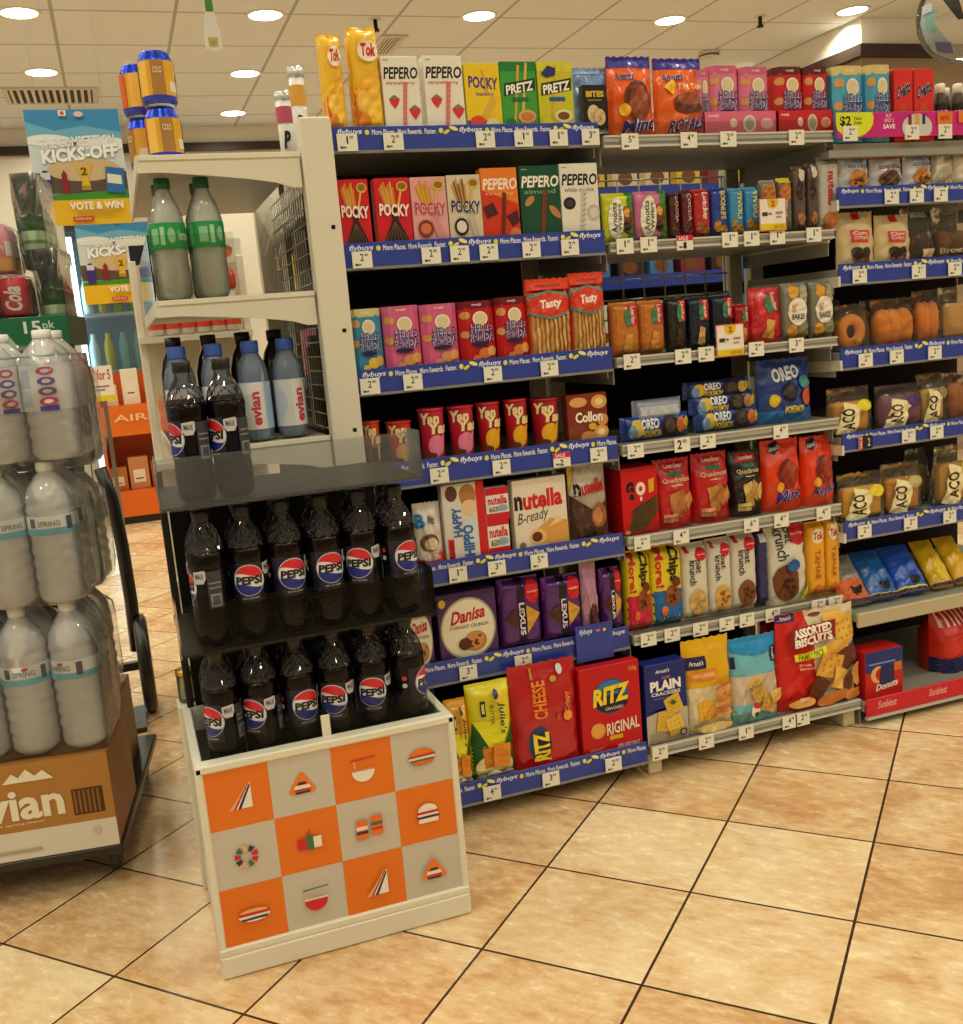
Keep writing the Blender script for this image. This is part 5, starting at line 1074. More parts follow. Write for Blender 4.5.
burger = [(el(0, .25, .85, .65, 0, 180), WH2), ([(-.95, .05), (.95, .05), (.95, .22), (-.95, .22)], RDD), ([(-.9, -.15), (.9, -.15), (.9, .02), (-.9, .02)], WH2), ([(-.95, -.35), (.95, -.35), (.95, -.18), (-.95, -.18)], NVY), ([(-.85, -.75), (.85, -.75), (.85, -.38), (-.85, -.38)], WH2)]
donut = [([(cos(a)*.45, sin(a)*.45), (cos(a)*.95, sin(a)*.95), (cos(a+.5)*.95, sin(a+.5)*.95), (cos(a+.5)*.45, sin(a+.5)*.45)], [RDD, NVY, TN, GRN][k % 4]) for k in range(9) for a in (k*2*pi/9,)]
cups = [([(-.95, -.6), (-.2, -.6), (-.2, .3), (-.95, .3)], RDD), ([(-.2, -.7), (.35, -.7), (.35, .5), (-.2, .6)], GRN), ([(.35, -.6), (1.0, -.6), (1.0, .35), (.35, .35)], WH2), ([(-.1, .5), (.0, .5), (.2, 1.1), (.1, 1.1)], '#8a4a20')]
rolls = [([(-1.1, -.9), (-.15, -.9), (-.15, .75), (-1.1, .75)], '#dc6c24'), ([(-1.1, -.1), (-.15, -.1), (-.15, .2), (-1.1, .2)], WH2), ([(-1.1, -.45), (-.15, -.45), (-.15, -.2), (-1.1, -.2)], NVY), ([(.15, -.75), (1.1, -.75), (1.1, .95), (.15, .95)], '#dc6c24'), ([(.15, .1), (1.1, .1), (1.1, .4), (.15, .4)], GRN), ([(.15, -.3), (1.1, -.3), (1.1, -.1), (.15, -.1)], RDD)]
hotdog = [(el(0, .0, 1.25, .55, 180, 360), WH2), ([(-1.25, 0), (1.25, .1), (1.2, .35), (-1.1, .25)], RDD), (el(0, .25, 1.1, .3, 0, 180), '#e0a878'), ([(-1.1, -.22), (1.1, -.16), (1.0, -.36), (-1.0, -.4)], NVY)]
for (i, j, s) in ((0, 0, sandwich), (1, 0, onigiri), (2, 0, bowl(WH2, '#d88a50')), (3, 0, bun), (0, 1, donut), (1, 1, cups), (2, 1, rolls), (3, 1, burger), (0, 2, hotdog), (1, 2, bowl(RDD, WH2)), (2, 2, sandwich), (3, 2, onigiri)): art += cell(i, j, s)
lay(b, art, lambda u, v, o: (fx0+u*(fx1-fx0), y0+.001-o*.6, fz0+v*(fz1-fz0)), 'paint'); bpart(b, 'front_panel')

# cola bottles
def cola():
    r = thing('cola_bottle', '', 'drink', group='black cola bottles on the drink rack')
    b = MB(); dk = M('#0a0605', 'cola')
    pet = lambda a, z: .05*max(0, (.03-z)/.03)*cos(5*a)
    tw = lambda a, z: .06*sin(11*a+z*300)*max(0, min(1, (z-.145)/.012))*max(0, min(1, (.206-z)/.02))
    b.lathe([(.012, .004), (.024, .0), (.031, .010), (.0325, .03), (.0325, .056), (.0315, .064), (.0315, .067), (.0315, .136), (.0328, .142), (.0328, .150), (.0322, .158), (.0312, .166)], dk, 36, rip=lambda a, z: pet(a, z)+tw(a, z))
    b.build('bottle', r)
    b = MB(); b.lathe([(.0312, .166), (.0295, .174), (.0272, .182), (.0240, .190), (.0200, .198), (.0160, .205), (.0136, .210), (.0132, .222)], PETN, 44, rip=tw, cap=False, smooth=False)
    b.lathe([(.0300, .1662), (.0285, .1735), (.0001, .1745)], M('#1a0f0b', 'cola'), 24, cap=False)
    b.build('clear_neck', r)
    b = MB(); b.lathe([(.0148, .217), (.0155, .219), (.0155, .2345), (.014, .2365), (.0001, .2368)], M('#0e0e10', 'plastic'), 24, rip=lambda a, z: .02*cos(24*a)); b.build('cap', r)
    b = MB(); b.lathe([(.0319, .070), (.0319, .139)], M('#0c0d16', 'cola'), 40, cap=False)
    H0, HH, Rr = .070, .069, .0321; CW = 2*pi*Rr
    fm = lambda u, v, o: ((Rr+o)*sin((u-.5)*2*pi), -(Rr+o)*cos((u-.5)*2*pi), H0+v*HH)
    def ell(cx, cy, r, a0=0, a1=360, n=28): return [(.5+(cx+r*cos(RD(a0+(a1-a0)*k/n)))/CW, .5+(cy+r*sin(RD(a0+(a1-a0)*k/n)))/HH) for k in range(n+(0 if a1-a0 >= 360 else 1))]
    def wave(cx, y, amp, r, sg):
        return [(.5+(cx+x)/CW, .5+(y+amp*sin(x/r*2.2))/HH) for x in [r*(-1+2*k/12)*sg for k in range(13)]]
    rr = .0262; q = rr*.36; hw = math.sqrt(rr*rr-q*q)
    a = [('p', ell(0, .004, rr*1.07), '#b8bccb'), ('p', ell(0, .004, rr), '#dcdce2')]
    th = math.degrees(math.asin(q/rr))
    a.append(('p', ell(0, .004, rr, th, 180-th)+[(p[0], p[1]+.004/HH) for p in wave(0, q, -.0035, hw, 1)], '#c8202e'))
    a.append(('p', ell(0, .004, rr, 180+th, 360-th)+[(p[0], p[1]+.004/HH) for p in wave(0, -q, -.0035, hw, -1)], '#1c2a86'))
    a += T_('PEPSI', .5-.0235/CW, .5-.0035/HH, .5+.0235/CW, .5+.0115/HH, '#16161c', bold=.05, sh=.08)
    a += T_('NO SUGAR', .5-.014/CW, .5-.029/HH, .5+.014/CW, .5-.0255/HH, '#c0c0c8')
    def ang(d): return .5+d/360
    a += [('p', [(ang(46), .72), (ang(84), .76), (ang(84), .95), (ang(78), .97), (ang(46), .94)], '#b9bcc4'), ('p', [(ang(54), .64), (ang(76), .64), (ang(84), .78), (ang(46), .74)], '#b9bcc4')]+T_('MAX', ang(52), .76, ang(78), .90, '#3a3c4a')
    a += R_(ang(86), .0, ang(128), .94, '#33353c')+R_(ang(92), .04, ang(122), .36, '#8e9098')+R_(ang(96), .08, ang(118), .32, '#4a4c54')+R_(ang(90), .5, ang(124), .54, '#7a7c84')+R_(ang(90), .62, ang(124), .66, '#7a7c84')+R_(ang(-44), 0, ang(44), 1, '#151c3c')[0:0]
    a += [('p', [(.5+(-.019+.0045*cos(k*.5))/CW-.14, .5+(.018+.0045*sin(k*.5))/HH) for k in range(12)], '#c02c3c'), ('p', [(.5+(-.019+.0045*cos(k*.5))/CW-.14, .5+(.004+.0045*sin(k*.5))/HH) for k in range(12)], '#b8bcc8')]
    a = R_(ang(-70), .0, ang(44), 1, '#10142e')+a
    lay(b, a, fm, 'plastic', maxlen=.03, step=.00022); b.build('label', r)
    return r
C0 = cola(); usedC = [False]
def put_cola(x, y, z, deg, label):
    if not usedC[0]: usedC[0] = True; C0.location = (x, y, z); C0.rotation_euler = (0, 0, RD(deg)); C0['label'] = label
    else: dup(C0, (x, y, z), label, RD(deg))
base_deg = lambda x: math.degrees(math.atan2(-x, 1.8))   # label zero faces the aisle
ORD = ['first', 'second', 'third', 'fourth', 'fifth', 'sixth']
mid_deg = [-78, 11, 28, 26, -10, 40]; low_deg = [-34, -26, 34, -8, 2, 76]
xm = [.0985+.0682*k for k in range(6)]
for i, x in enumerate(xm):
    put_cola(x, 1.797, .5975, mid_deg[i]-18+base_deg(0), '%s cola bottle from the aisle side in the upper full tray, front row' % ORD[i])
xl = [.0925+.0688*k for k in range(6)]
for i, x in enumerate(xl):
    put_cola(x, 1.808, .3515, low_deg[i]-18, '%s cola bottle from the aisle side in the orange checked box, front row' % ORD[i])
for i, x in enumerate(xm):
    put_cola(x+.002, 1.868, .5975, random.uniform(-180, 180), '%s cola bottle from the aisle side, second row of the upper full tray' % ORD[i])
for i, x in enumerate(xl):
    put_cola(x+.002, 1.880, .3515, random.uniform(-180, 180), '%s cola bottle from the aisle side, second row in the checked box' % ORD[i])
for i, x in enumerate((.099, .164)):
    put_cola(x, 1.80, .8515, (-70, -64)[i], ('cola bottle on the near empty top tray, nearer the aisle end' if i == 0 else 'cola bottle on the near empty top tray, beside the empty part'))

# ================================================================ end-cap shelving behind the cola rack
EX0, EX1, EY0, EY1 = .090, .398, 2.130, 2.86
cap = thing('end_shelving', 'white end shelves of drinks fixed to the tall white end post', 'shelving', (.245, 2.4, 0))
def epart(b, n, par=None):
    o = b.build(n, par or cap)
    if par is None: o.matrix_parent_inverse = Matrix.Translation((-.245, -2.4, 0))
    return o
for z in (1.4775, 1.205, .908, .62):
    b = MB(); b.box(EX0, EX1, EY0+.003, EY1, z-.022, z-.002, M('#c9c6b8', 'paint'), .001); b.box(EX0-.006, EX0, EY0, EY1, z-.03, z, WHT, .001)
    s = epart(b, 'shelf')
    pts = [(EX0-.004, z), (EX1, z), (EX1, z-.068)]+[(EX1-.02-(EX1-EX0-.06)*t, z-.068+.036*(t**.6)) for t in [k/8 for k in range(9)]]+[(EX0-.004, z-.032)]
    epart(MB().prism(pts[::-1], EY0-.003, EY0+.003, WHT), 'bracket', s)
    b = MB(); b.box(EX0, EX1, EY0-.006, EY0-.003, z-.010, z, M('#dedbcc', 'paint'), .001); epart(b, 'lip', s)
for z, h in ((1.205, .125), (.908, .1)):
    epart(MB().box(EX0-.004, EX0-.0015, EY0, EY1, z, z+h, ACRYL), 'clear_guard'); epart(MB().box(EX0, EX0+.16, EY0+.004, EY0+.006, z, z+h, ACRYL), 'clear_guard')
b = MB(); b.box(.06, .398, 2.14, 2.72, 0, .40, M('#d2cfc0', 'paint'), .003)
for j in range(2): b.box(.0585, .06, 2.15+j*.28, 2.28+j*.28, .02, .19, M('#cf6a1c', 'paint')); b.box(.0585, .06, 2.29+j*.28, 2.41+j*.28, .20, .38, M('#cf6a1c', 'paint'))
epart(b, 'base_box')
epart(MB().box(.385, .398, 2.16, EY1, .40, .86, M('#4a4238', 'paint')), 'back_or_shade_panel')

def bottle(name, prof, body, capprof, capc, lab, labcol, fill=None, neck=None, seg=26, rip=None, art=None, labrip=None):
    """a drinks bottle: body, cap and wrapped label"""
    r = thing(name, '', 'drink')
    b = MB(); b.lathe(prof, body, seg, rip=rip); b.build('bottle', r)
    b = MB(); b.lathe(capprof, M(capc, 'plastic'), 20, rip=lambda a, z: .02*cos(20*a)); b.build('cap', r)
    if lab:
        R0, h0, h1 = lab
        b = MB(); b.lathe([(R0, h0), (R0, h1)], M(labcol, 'plastic'), 30, cap=False)
        lay(b, art or [], lambda u, v, o: ((R0+o)*sin((u-.5)*2*pi), -(R0+o)*cos((u-.5)*2*pi), h0+v*(h1-h0)), 'plastic', maxlen=.03, step=.00025); b.build('label', r)
    return r
rr5 = lambda a, z: .03*cos(5*a)*max(0, (.03-z)/.03)+.012*sin(7*a+z*90)*(1 if .15 < z < .2 else .3)
lime = bottle('lemonade_bottle', [(.014, .003), (.025, 0), (.033, .012), (.034, .05), (.0325, .07), (.033, .1), (.033, .135), (.0335, .150), (.031, .168), (.0245, .188), (.0165, .205), (.0135, .214), (.0135, .222)], GREENPET, [(.015, .216), (.0155, .218), (.0155, .236), (.0142, .2375), (.0001, .238)], '#1c5a34',
    (.0345, .100, .150), '#1f9a4e', rip=rr5, art=R_(.36, .2, .44, .8, '#8cc8a0')+R_(.46, .15, .50, .85, '#a8d8b4')+E_(.56, .5, .035, .3, '#8cc8a0')+R_(.20, .1, .3, .9, '#5ab47c')+T_('lemon', .62, .3, .74, .7, '#d8e8c8', sh=.2))
lb = ['green labelled clear lemonade bottle nearer the aisle end of the second end shelf', 'green labelled clear lemonade bottle nearer the white post on the end shelf', 'green capped lemonade bottle behind the aisle side one', 'green capped lemonade bottle behind the post side one']
for i, (x, y) in enumerate(((.130, 2.185), (.205, 2.185), (.128, 2.262), (.204, 2.262))):
    o = lime if i == 0 else dup(lime, (x, y, 1.2055)); o.location = (x, y, 1.2055); o['label'] = lb[i]; o['group'] = 'lemonade bottles on the end shelf'; o.rotation_euler.z = RD((-15, 20, 0, 40)[i])
spring = bottle('water_bottle', [(.02, .0), (.030, .004), (.0315, .02), (.0315, .10), (.032, .125), (.0315, .14), (.027, .160), (.0195, .174), (.016, .182), (.016, .19)], BLUEPET, [(.0172, .182), (.0178, .185), (.0178, .204), (.0165, .207), (.0001, .2075)], '#3c64cc',
    (.0323, .025, .122), '#cfd4da', rip=lambda a, z: .02*cos(6*a)*(1 if .13 < z < .17 else .2), art=R_(.42, 0, .58, 1, '#e2dfe0')+T_('evian', .44, .08, .54, .80, '#c83a5a', bold=.04, rot=90)+R_(.60, 0, .86, 1, '#9ab8dc')+E_(.3, .5, .06, .3, '#b8c8dc'))
lb = ['blue capped water bottle behind the near empty cola tray, aisle end', 'blue capped water bottle, second from the aisle end', 'blue capped water bottle with pink lettering, second from the white post', 'blue capped water bottle closest to the white post']
for i, x in enumerate((.115, .188, .262, .334)):
    o = spring if i == 0 else dup(spring, (x, 2.19, .9085)); o.location = (x, 2.19, .9085); o['label'] = lb[i]; o['group'] = 'blue capped water bottles on the end shelf'; o.rotation_euler.z = RD((10, -30, -5, 30)[i])
dkb = bottle('dark_drink_bottle', [(.025, 0), (.033, .01), (.033, .15), (.026, .18), (.015, .2), (.0145, .21)], M('#18110e', 'gloss'), [(.0165, .205), (.0165, .228), (.001, .229)], '#1a1a1c', (.0335, .05, .12), '#3a2a1c')
for i, (x, y) in enumerate(((.118, 2.33), (.192, 2.33), (.265, 2.33), (.335, 2.33))):
    o = dkb if i == 0 else dup(dkb, (x, y, .9085)); o.location = (x, y, .9085); o['group'] = 'dark bottles at the back of the end shelf'
    o['label'] = ['dark drink bottle behind the blue capped water, aisle end', 'dark drink bottle behind the second blue capped water', 'dark drink bottle behind the pink lettered water', 'dark drink bottle behind the water closest to the post'][i]
# golden cans on the top
def make_can():
    r = thing('drink_can', '', 'drink', group='golden cans on the end shelf top')
    R0 = .0345
    b = MB(); b.lathe([(.024, 0), (.027, .0), (.031, .006)], M('#b8bcc8', 'metal'), 30, cap=False); b.lathe([(.031, .006), (R0, .013)], M('#2436a8', 'gloss'), 30, cap=False); b.lathe([(R0, .013), (R0, .022)], M('#2a3cb0', 'gloss'), 30, cap=False)
    b.lathe([(R0, .022), (R0, .088)], M('#dca62c', 'gloss'), 36, cap=False)
    lay(b, R_(.30, 0, .40, 1, '#f0c050')+R_(.44, .0, .56, 1, '#a87838')+R_(.60, .1, .70, .4, '#d8d4c8')+R_(.72, 0, .84, 1, '#dd5a1c')+R_(.0, 0, .26, 1, '#dd5a1c')+E_(.78, .5, .05, .2, '#c8202c')+T_('COLD', .46, .62, .54, .8, '#e8dcb8'), lambda u, v, o: ((R0+o)*sin((u-.5)*2*pi), -(R0+o)*cos((u-.5)*2*pi), .022+v*.066), 'gloss', maxlen=.03, step=.00025)
    b.build('can', r)
    b = MB(); b.lathe([(R0, .088), (.0335, .093), (.029, .101), (.0285, .105), (.0275, .107), (.026, .104), (.0001, .103)], M('#2a44c8', 'metal'), 30, cap=False); b.build('can_top', r)
    return r
can0 = make_can(); lb = ['golden drink can, top of the front stack on the end shelf', 'golden drink can, bottom of the front stack on the end shelf', 'golden drink can, top of the stack set back', 'golden drink can, bottom of the stack set back']
for i, (x, y, z) in enumerate(((.152, 2.25, 1.5865), (.152, 2.25, 1.478), (.118, 2.35, 1.5865), (.118, 2.35, 1.478))):
    o = can0 if i == 0 else dup(can0, (x, y, z)); o.location = (x, y, z); o['label'] = lb[i]; o.rotation_euler.z = RD((0, 8, 40, -60)[i])
# noodle cups behind the post
for i, (u0, u1, vt, y, c1, nm) in enumerate(((273, 291, 92, 2.52, '#b8506a', 'lower slim snack tub with silver lid behind the white end post'), (286, 303, 67, 2.46, '#d8a040', 'taller slim snack tub with silver lid touching the white end post'))):
    A, B_ = aty(u0, vt, y), aty(u1, vt, y); w_ = B_.x-A.x; h_ = A.z-1.478
    r = thing('snack_tub', nm, 'snack', ((A.x+B_.x)/2, y, 1.478))
    b = MB(); b.lathe([(w_*.42, 0), (w_*.45, h_*.9)], M('#dcd8d4', 'plastic'), 20); lay(b, R_(0, .0, 1, .12, '#2a2a2c')+R_(0, .72, 1, .92, c1)+T_('P', .3, .40, .6, .62, '#1c1c1c', bold=.05, sh=.2), lambda u, v, o: ((w_*.45+o+.0006)*sin((u-.5)*3), -(w_*.45+o+.0006)*cos((u-.5)*3), v*h_*.9), maxlen=.2); b.build('tub', r)
    b = MB(); b.lathe([(w_*.47, h_*.9), (w_*.49, h_*.92), (w_*.49, h_*.98), (w_*.4, h_)], M('#c8c8c8', 'metal'), 20, rip=lambda a, z: .04*cos(16*a)); b.build('lid', r)
# golden tin on the corner of the checked box
r = thing('small_jar', 'small jar with golden lid on the rear corner behind the checked box', 'jar', (.044, 2.108, .401))
bpart(MB().box(.020, .062, 2.0755, 2.137, 0, .400, WB, .002), 'corner_post')
b = MB(); b.lathe([(.018, 0), (.019, .004), (.019, .05), (.016, .056)], clear('jar_glass', '#dfe8d8', .4, .08, '#9aa890'), 20); b.build('jar', r)
b = MB(); b.lathe([(.0195, .054), (.0195, .068), (.0001, .069)], M('#c8a848', 'metal'), 20); b.build('lid', r)

# ================================================================ stacked drinks by the aisle
TH = RD(-8.1); CX, CY = -.132, 2.168
def PL(x, y): return CX+x*cos(TH)-y*sin(TH), CY+x*sin(TH)+y*cos(TH)
tr = thing('flat_trolley', 'low black trolley on casters under the water stack', 'trolley', (*PL(-.25, .3), 0), TH)
MB().box(-.28, .255, -.30, .34, .075, .098, M('#1c1a18', 'plastic'), .004).build('deck', tr)
for x, y in ((.22, -.21), (.22, .28), (-.24, -.21), (-.24, .28)):
    cst = MB().box(x-.014, x+.014, y-.018, y+.018, .055, .076, M('#4a4844', 'metal'), .003).build('caster', tr)
    b = MB(); vs = [(.0001, -.009), (.026, -.009), (.03, -.006), (.03, .006), (.026, .009), (.0001, .009)]
    b.lathe(vs, M('#2a2826', 'plastic'), 20); o = b.build('wheel', cst, (x, y, .030)); o.rotation_euler = (0, pi/2, 0)
cbx = MB(); cbx.box(-.40, 0, 0, .27, 0, .205, M('#9a6a34', 'card'), .002)
KR, WHB = '#a8763a', '#d2cdc2'
lay(cbx, R_(0, 0, 1, 1, KR)+R_(0, 0, 1, .30, WHB)+R_(.80, .38, .955, .66, '#4a2e18')+[x for k in range(6) for x in R_(.81+k*.023, .40, .82+k*.023, .64, '#8a5c30')]+T_('evian', .27, .42, .76, .74, '#e2dac8', bold=.03)+P_([(.48, .82), (.53, .92), (.56, .87), (.60, .95), (.64, .87), (.68, .92), (.73, .82)], '#e2dac8')+T_('natural spring water', .34, .37, .66, .40, '#d8ccb0')+T_('1.5L', .30, .17, .42, .22, '#8a8478')+R_(.3, .08, .62, .11, '#a8a296')+E_(.9, .2, .02, .04, '#c0bab0'), lambda u, v, o: (-.40+u*.40, -o, v*.205))
tag(cbx.build('water_carton', None, (CX, CY, .099), TH), 'brown and white water carton at the bottom of the water stack', 'carton')
def big_bottle(h, r, capc, labz, labc, art):
    k = h/.32
    b = MB(); b.lathe([(r*.4, 0), (r*.8, .002), (r*.97, .014)]+[(r*.97, .018+.006*q*k) for q in range(36)]+[(r*.97, .238*k), (r*.93, .25*k), (r*.80, .265*k), (r*.62, .279*k), (r*.46, .290*k), (r*.33, .298*k), (r*.33, .304*k)], PET, 24, rip=lambda a, z: (.035*sin(z*230+1.6*sin(2*a)) if .03 < z < labz[0]-.008 or labz[1]+.006 < z < .24*k else 0)); B = b.mesh('bottle')
    b = MB(); b.lathe([(r*.35, h*.935), (r*.36, h*.94), (r*.36, h*.995), (r*.3, h), (.0001, h)], M(capc, 'plastic'), 16); Cc = b.mesh('cap')
    b = MB(); R0 = r*1.006; b.lathe([(R0, labz[0]), (R0, labz[1])], labc if not isinstance(labc, str) else M(labc, 'plastic'), 28, cap=False)
    lay(b, art, lambda u, v, o: ((R0+o)*sin((u-.5)*2*pi), -(R0+o)*cos((u-.5)*2*pi), labz[0]+v*(labz[1]-labz[0])), 'plastic', maxlen=.03, step=.0004); La = b.mesh('label')
    return B, Cc, La
def wpack(label, x_right, z, h, r, nx, ny, ms, y0=.02, name='water_pack', turn=0, wrap=True):
    px_, py_ = PL(x_right, y0); t = thing(name, label, 'water', (px_, py_, z), TH)
    for j in range(ny):
        for i in range(nx):
            rot = turn+((i*37+j*53) % 50-25)
            for q, (nm, me) in enumerate(zip(('bottle', 'cap', 'label'), ms)):
                if q == 0: o = bo = bpy.data.objects.new(nm, me); COL.objects.link(o); o.parent = t; o.location = (-r*1.02-i*2.03*r, r*1.02+j*2.03*r, .002); o.rotation_euler = (0, 0, RD(rot))
                else: o = bpy.data.objects.new(nm, me); COL.objects.link(o); o.parent = bo
    if wrap:
        X0, X1, Y0_, Y1_ = -nx*2.03*r-.004, .002, -.003, ny*2.03*r+.004
        def loop(zf, ins):
            n = 64; out = []
            for k in range(n):
                s = k/n*4; side = int(s); f = s-side
                cx = (X0+ins, X1-ins, X1-ins, X0+ins)[side]; cy = (Y0_+ins, Y0_+ins, Y1_-ins, Y1_-ins)[side]; ex = (X1-ins, X1-ins, X0+ins, X0+ins)[side]; ey = (Y0_+ins, Y1_-ins, Y1_-ins, Y0_+ins)[side]
                x, y = cx+(ex-cx)*f, cy+(ey-cy)*f; m_ = .004*sin(x*61+zf*40)*sin(y*57+zf*23)+.003*sin(zf*90+x*30)
                out.append((x, y+m_ if side in (0, 2) else y, zf))
            return out
        Zs = [.004, .04, .09, .15, .21, h*.80, h*.9]; ins = [.006, 0, .001, 0, .002, .012, .04]
        vs = []; fs = []
        for zf, q in zip(Zs, ins): vs += loop(zf, q)
        for a in range(len(Zs)-1):
            for k in range(64): l = (k+1) % 64; fs.append((a*64+k, a*64+l, (a+1)*64+l, (a+1)*64+k))
        MB().add(vs, fs, WRAP, True).build('shrink_wrap', t)
    return t
mf = big_bottle(.312, .049, '#e4e4e0', (.155, .195), '#dfe2e2', R_(0, 0, 1, .34, '#6ab4cc')+R_(.36, .4, .40, .9, '#4a5a6a')+T_('SPRING', .42, .46, .56, .74, '#7a8a94')+R_(.60, .2, .64, .9, '#3a4a5a')+R_(.1, .4, .14, .9, '#4a5a6a')+E_(.5, .85, .02, .08, '#a83a4a'))
wpack('wrapped pack of big water bottles resting on the brown carton', .004, .305, .312, .049, 4, 2, mf)
mf2 = big_bottle(.289, .049, '#e4e4e0', (.145, .183), '#dfe2e2', R_(0, 0, 1, .34, '#6ab4cc')+R_(.36, .4, .40, .9, '#4a5a6a')+T_('SPRING', .42, .46, .56, .74, '#7a8a94')+R_(.60, .2, .64, .9, '#3a4a5a'))
wpack('wrapped pack of big water bottles, middle pack of the front stack', .004, .619, .289, .049, 4, 2, mf2, turn=30)
COOLART = R_(0, 0, 1, 1, '#d6d8da')+R_(.40, .5, .52, .9, '#a8bcd0')+R_(.40, .1, .52, .44, '#b4c4d4')+[x for k, c in enumerate(('#c03a50', '#5a4a9a', '#7a4a8a', '#c03a50')) for x in E_(.62, .86-k*.22, .05, .09, c)+E_(.62, .86-k*.22, .025, .045, '#d8d0d8')]+R_(.57, 0, .67, .10, '#3a3a9a')+R_(.30, .4, .36, .8, '#c8ccd0')+[x for k, c in enumerate(('#c03a50', '#5a4a9a', '#7a4a8a', '#c03a50')) for x in E_(.14, .86-k*.22, .05, .09, c)]
cool = big_bottle(.258, .052, '#e8e8e6', (.10, .19), '#d6d8da', COOLART)
wpack('top wrapped pack of milky bottles with red and violet dotted labels', .040, .911, .258, .052, 4, 2, cool, turn=-12)
rear = big_bottle(.28, .047, '#dcdcd8', (.14, .19), '#d0d8d4', R_(0, 0, 1, .3, '#8ab0b8'))
t = MB(); t.box(-.40, .0, 0, .26, 0, .20, M('#7a5230', 'card'), .002); tag(t.build('rear_carton', None, (*PL(-.03, .30), .099), TH), 'plain brown carton behind the printed water carton', 'carton')
for k, (z, lb_) in enumerate(((.300, 'wrapped water pack behind the front stack, lowest of the rear three'), (.588, 'wrapped water pack behind the front stack, middle of the rear three'), (.878, 'wrapped water pack behind the front stack, under the green carton'))):
    wpack(lb_, -.03+.02*k, z-.006*k, .28, .047, 4, 2, rear, y0=.31, turn=15*k)
# green carton, can packs, green bottles
gx, gy = PL(.0, .30)
g = MB(); g.box(-.36, 0, 0, .22, 0, .066, M('#1c6a44', 'card'), .001)
lay(g, T_('15', .74, .46, .84, .86, '#dfe8e0', bold=.02)+T_('pk', .85, .5, .92, .84, '#c8d8cc')+P_([(.40, .0), (.46, .5), (.49, .3), (.54, .8), (.60, .35), (.64, .5), (.70, 0)], '#a8c4b0'), lambda u, v, o: (-.36+u*.36, -o, v*.066))
tag(g.build('green_carton', None, (gx, gy, 1.142), TH), 'shallow green carton tray with white number above the milky bottles', 'carton')
canm = {}
def canpack(label, x_r, y, z, h, cols, name, art):
    px_, py_ = PL(x_r, y); t = thing(name, label, 'drink', (px_, py_, z), TH); r = .031
    for j in range(2):
        for i in range(4):
            key = label
            if key not in canm:
                b = MB(); b.lathe([(r*.8, 0), (r*.98, .006), (r*.98, h*.86), (r*.84, h*.97), (r*.82, h), (.0001, h*.985)], M(cols[0], 'gloss'), 22)
                lay(b, art, lambda u, v, o: ((r*.985+o)*sin((u-.5)*2*pi), -(r*.985+o)*cos((u-.5)*2*pi), .007+v*(h*.86-.008)), 'gloss', maxlen=.03, step=.0003); canm[key] = b.mesh('can')
            o = bpy.data.objects.new('can', canm[key]); COL.objects.link(o); o.parent = t; o.location = (-r-i*2.03*r, r+j*2.03*r, .001)
    X0 = -8.2*r; b = MB(); b.box(X0-.002, .002, -.003, 4.1*r+.003, .002, h+.006, WRAP, .008); b.build('shrink_wrap', t)
canpack('wrapped pack of red cans on the green carton', -.078, .31, 1.21, .085, ('#c01c2c',), 'can_pack', T_('Cola', .40, .10, .60, .9, '#ece4e0', sh=.3, bold=.03, rot=90)+R_(.8, 0, .9, 1, '#d8a0ac'))
canpack('wrapped pack of pink and orange cans on top of the red cans', -.10, .31, 1.304, .10, ('#d88aa4',), 'can_pack', R_(0, 0, 1, .35, '#d89a4a')+R_(0, .35, 1, .45, '#d87a6a')+R_(.62, .4, .72, .8, '#e4dcd8')+T_('peach', .38, .5, .60, .7, '#f0e0e0', sh=.2))
gb = big_bottle(.155, .026, '#3a7a3c', (.045, .085), '#a8c0a0', R_(0, .3, 1, .5, '#5a8a4a'))
gb[0].materials.clear(); gb[0].materials.append(clear('green_glass', '#9cc890', .55, .08, '#4a8a48'))
for k, (z, lb_) in enumerate(((1.147, 'pack of green glass bottles beside the red can pack'), (1.310, 'pack of green glass bottles beside the pink can pack, higher one'))):
    wpack(lb_, -.012-.02*k, z, .155, .026, 1, 3, gb, y0=.36, name='green_bottle_pack')
# black hand truck behind the stack
HY = 3.3; P = aty(143, 645, HY); ht = thing('hand_truck', 'black upright hand truck with wheel behind the water stack', 'trolley', (P.x, HY, 0))
b = MB(); pts = [aty(u, v, HY) for u, v in ((137, 650), (131, 600), (122, 545), (112, 500), (100, 468))]
b.tube([(p.x-P.x, 0, p.z) for p in pts], .02, M('#171513', 'plastic'), 10); b.build('frame', ht)
b = MB(); b.lathe([(.09, -.018), (.14, -.02), (.155, -.012), (.155, .012), (.14, .02), (.09, .018)], M('#1a1816', 'plastic'), 30, cap=False); o = b.build('tyre', ht, (.0, 0, .156)); o.rotation_euler = (0, pi/2, 0)
b = MB(); b.lathe([(.001, -.012), (.092, -.014), (.092, .014), (.001, .012)], M('#8a7a2c', 'plastic'), 20); o = b.build('hub', ht, (.0, 0, .156)); o.rotation_euler = (0, pi/2, 0)
b = MB(); b.box(-.40, 0, -.012, .012, .14, .165, M('#222222', 'plastic')); b.box(-.40, -.02, -.2, .012, .004, .016, M('#222222', 'plastic')); b.build('axle', ht)

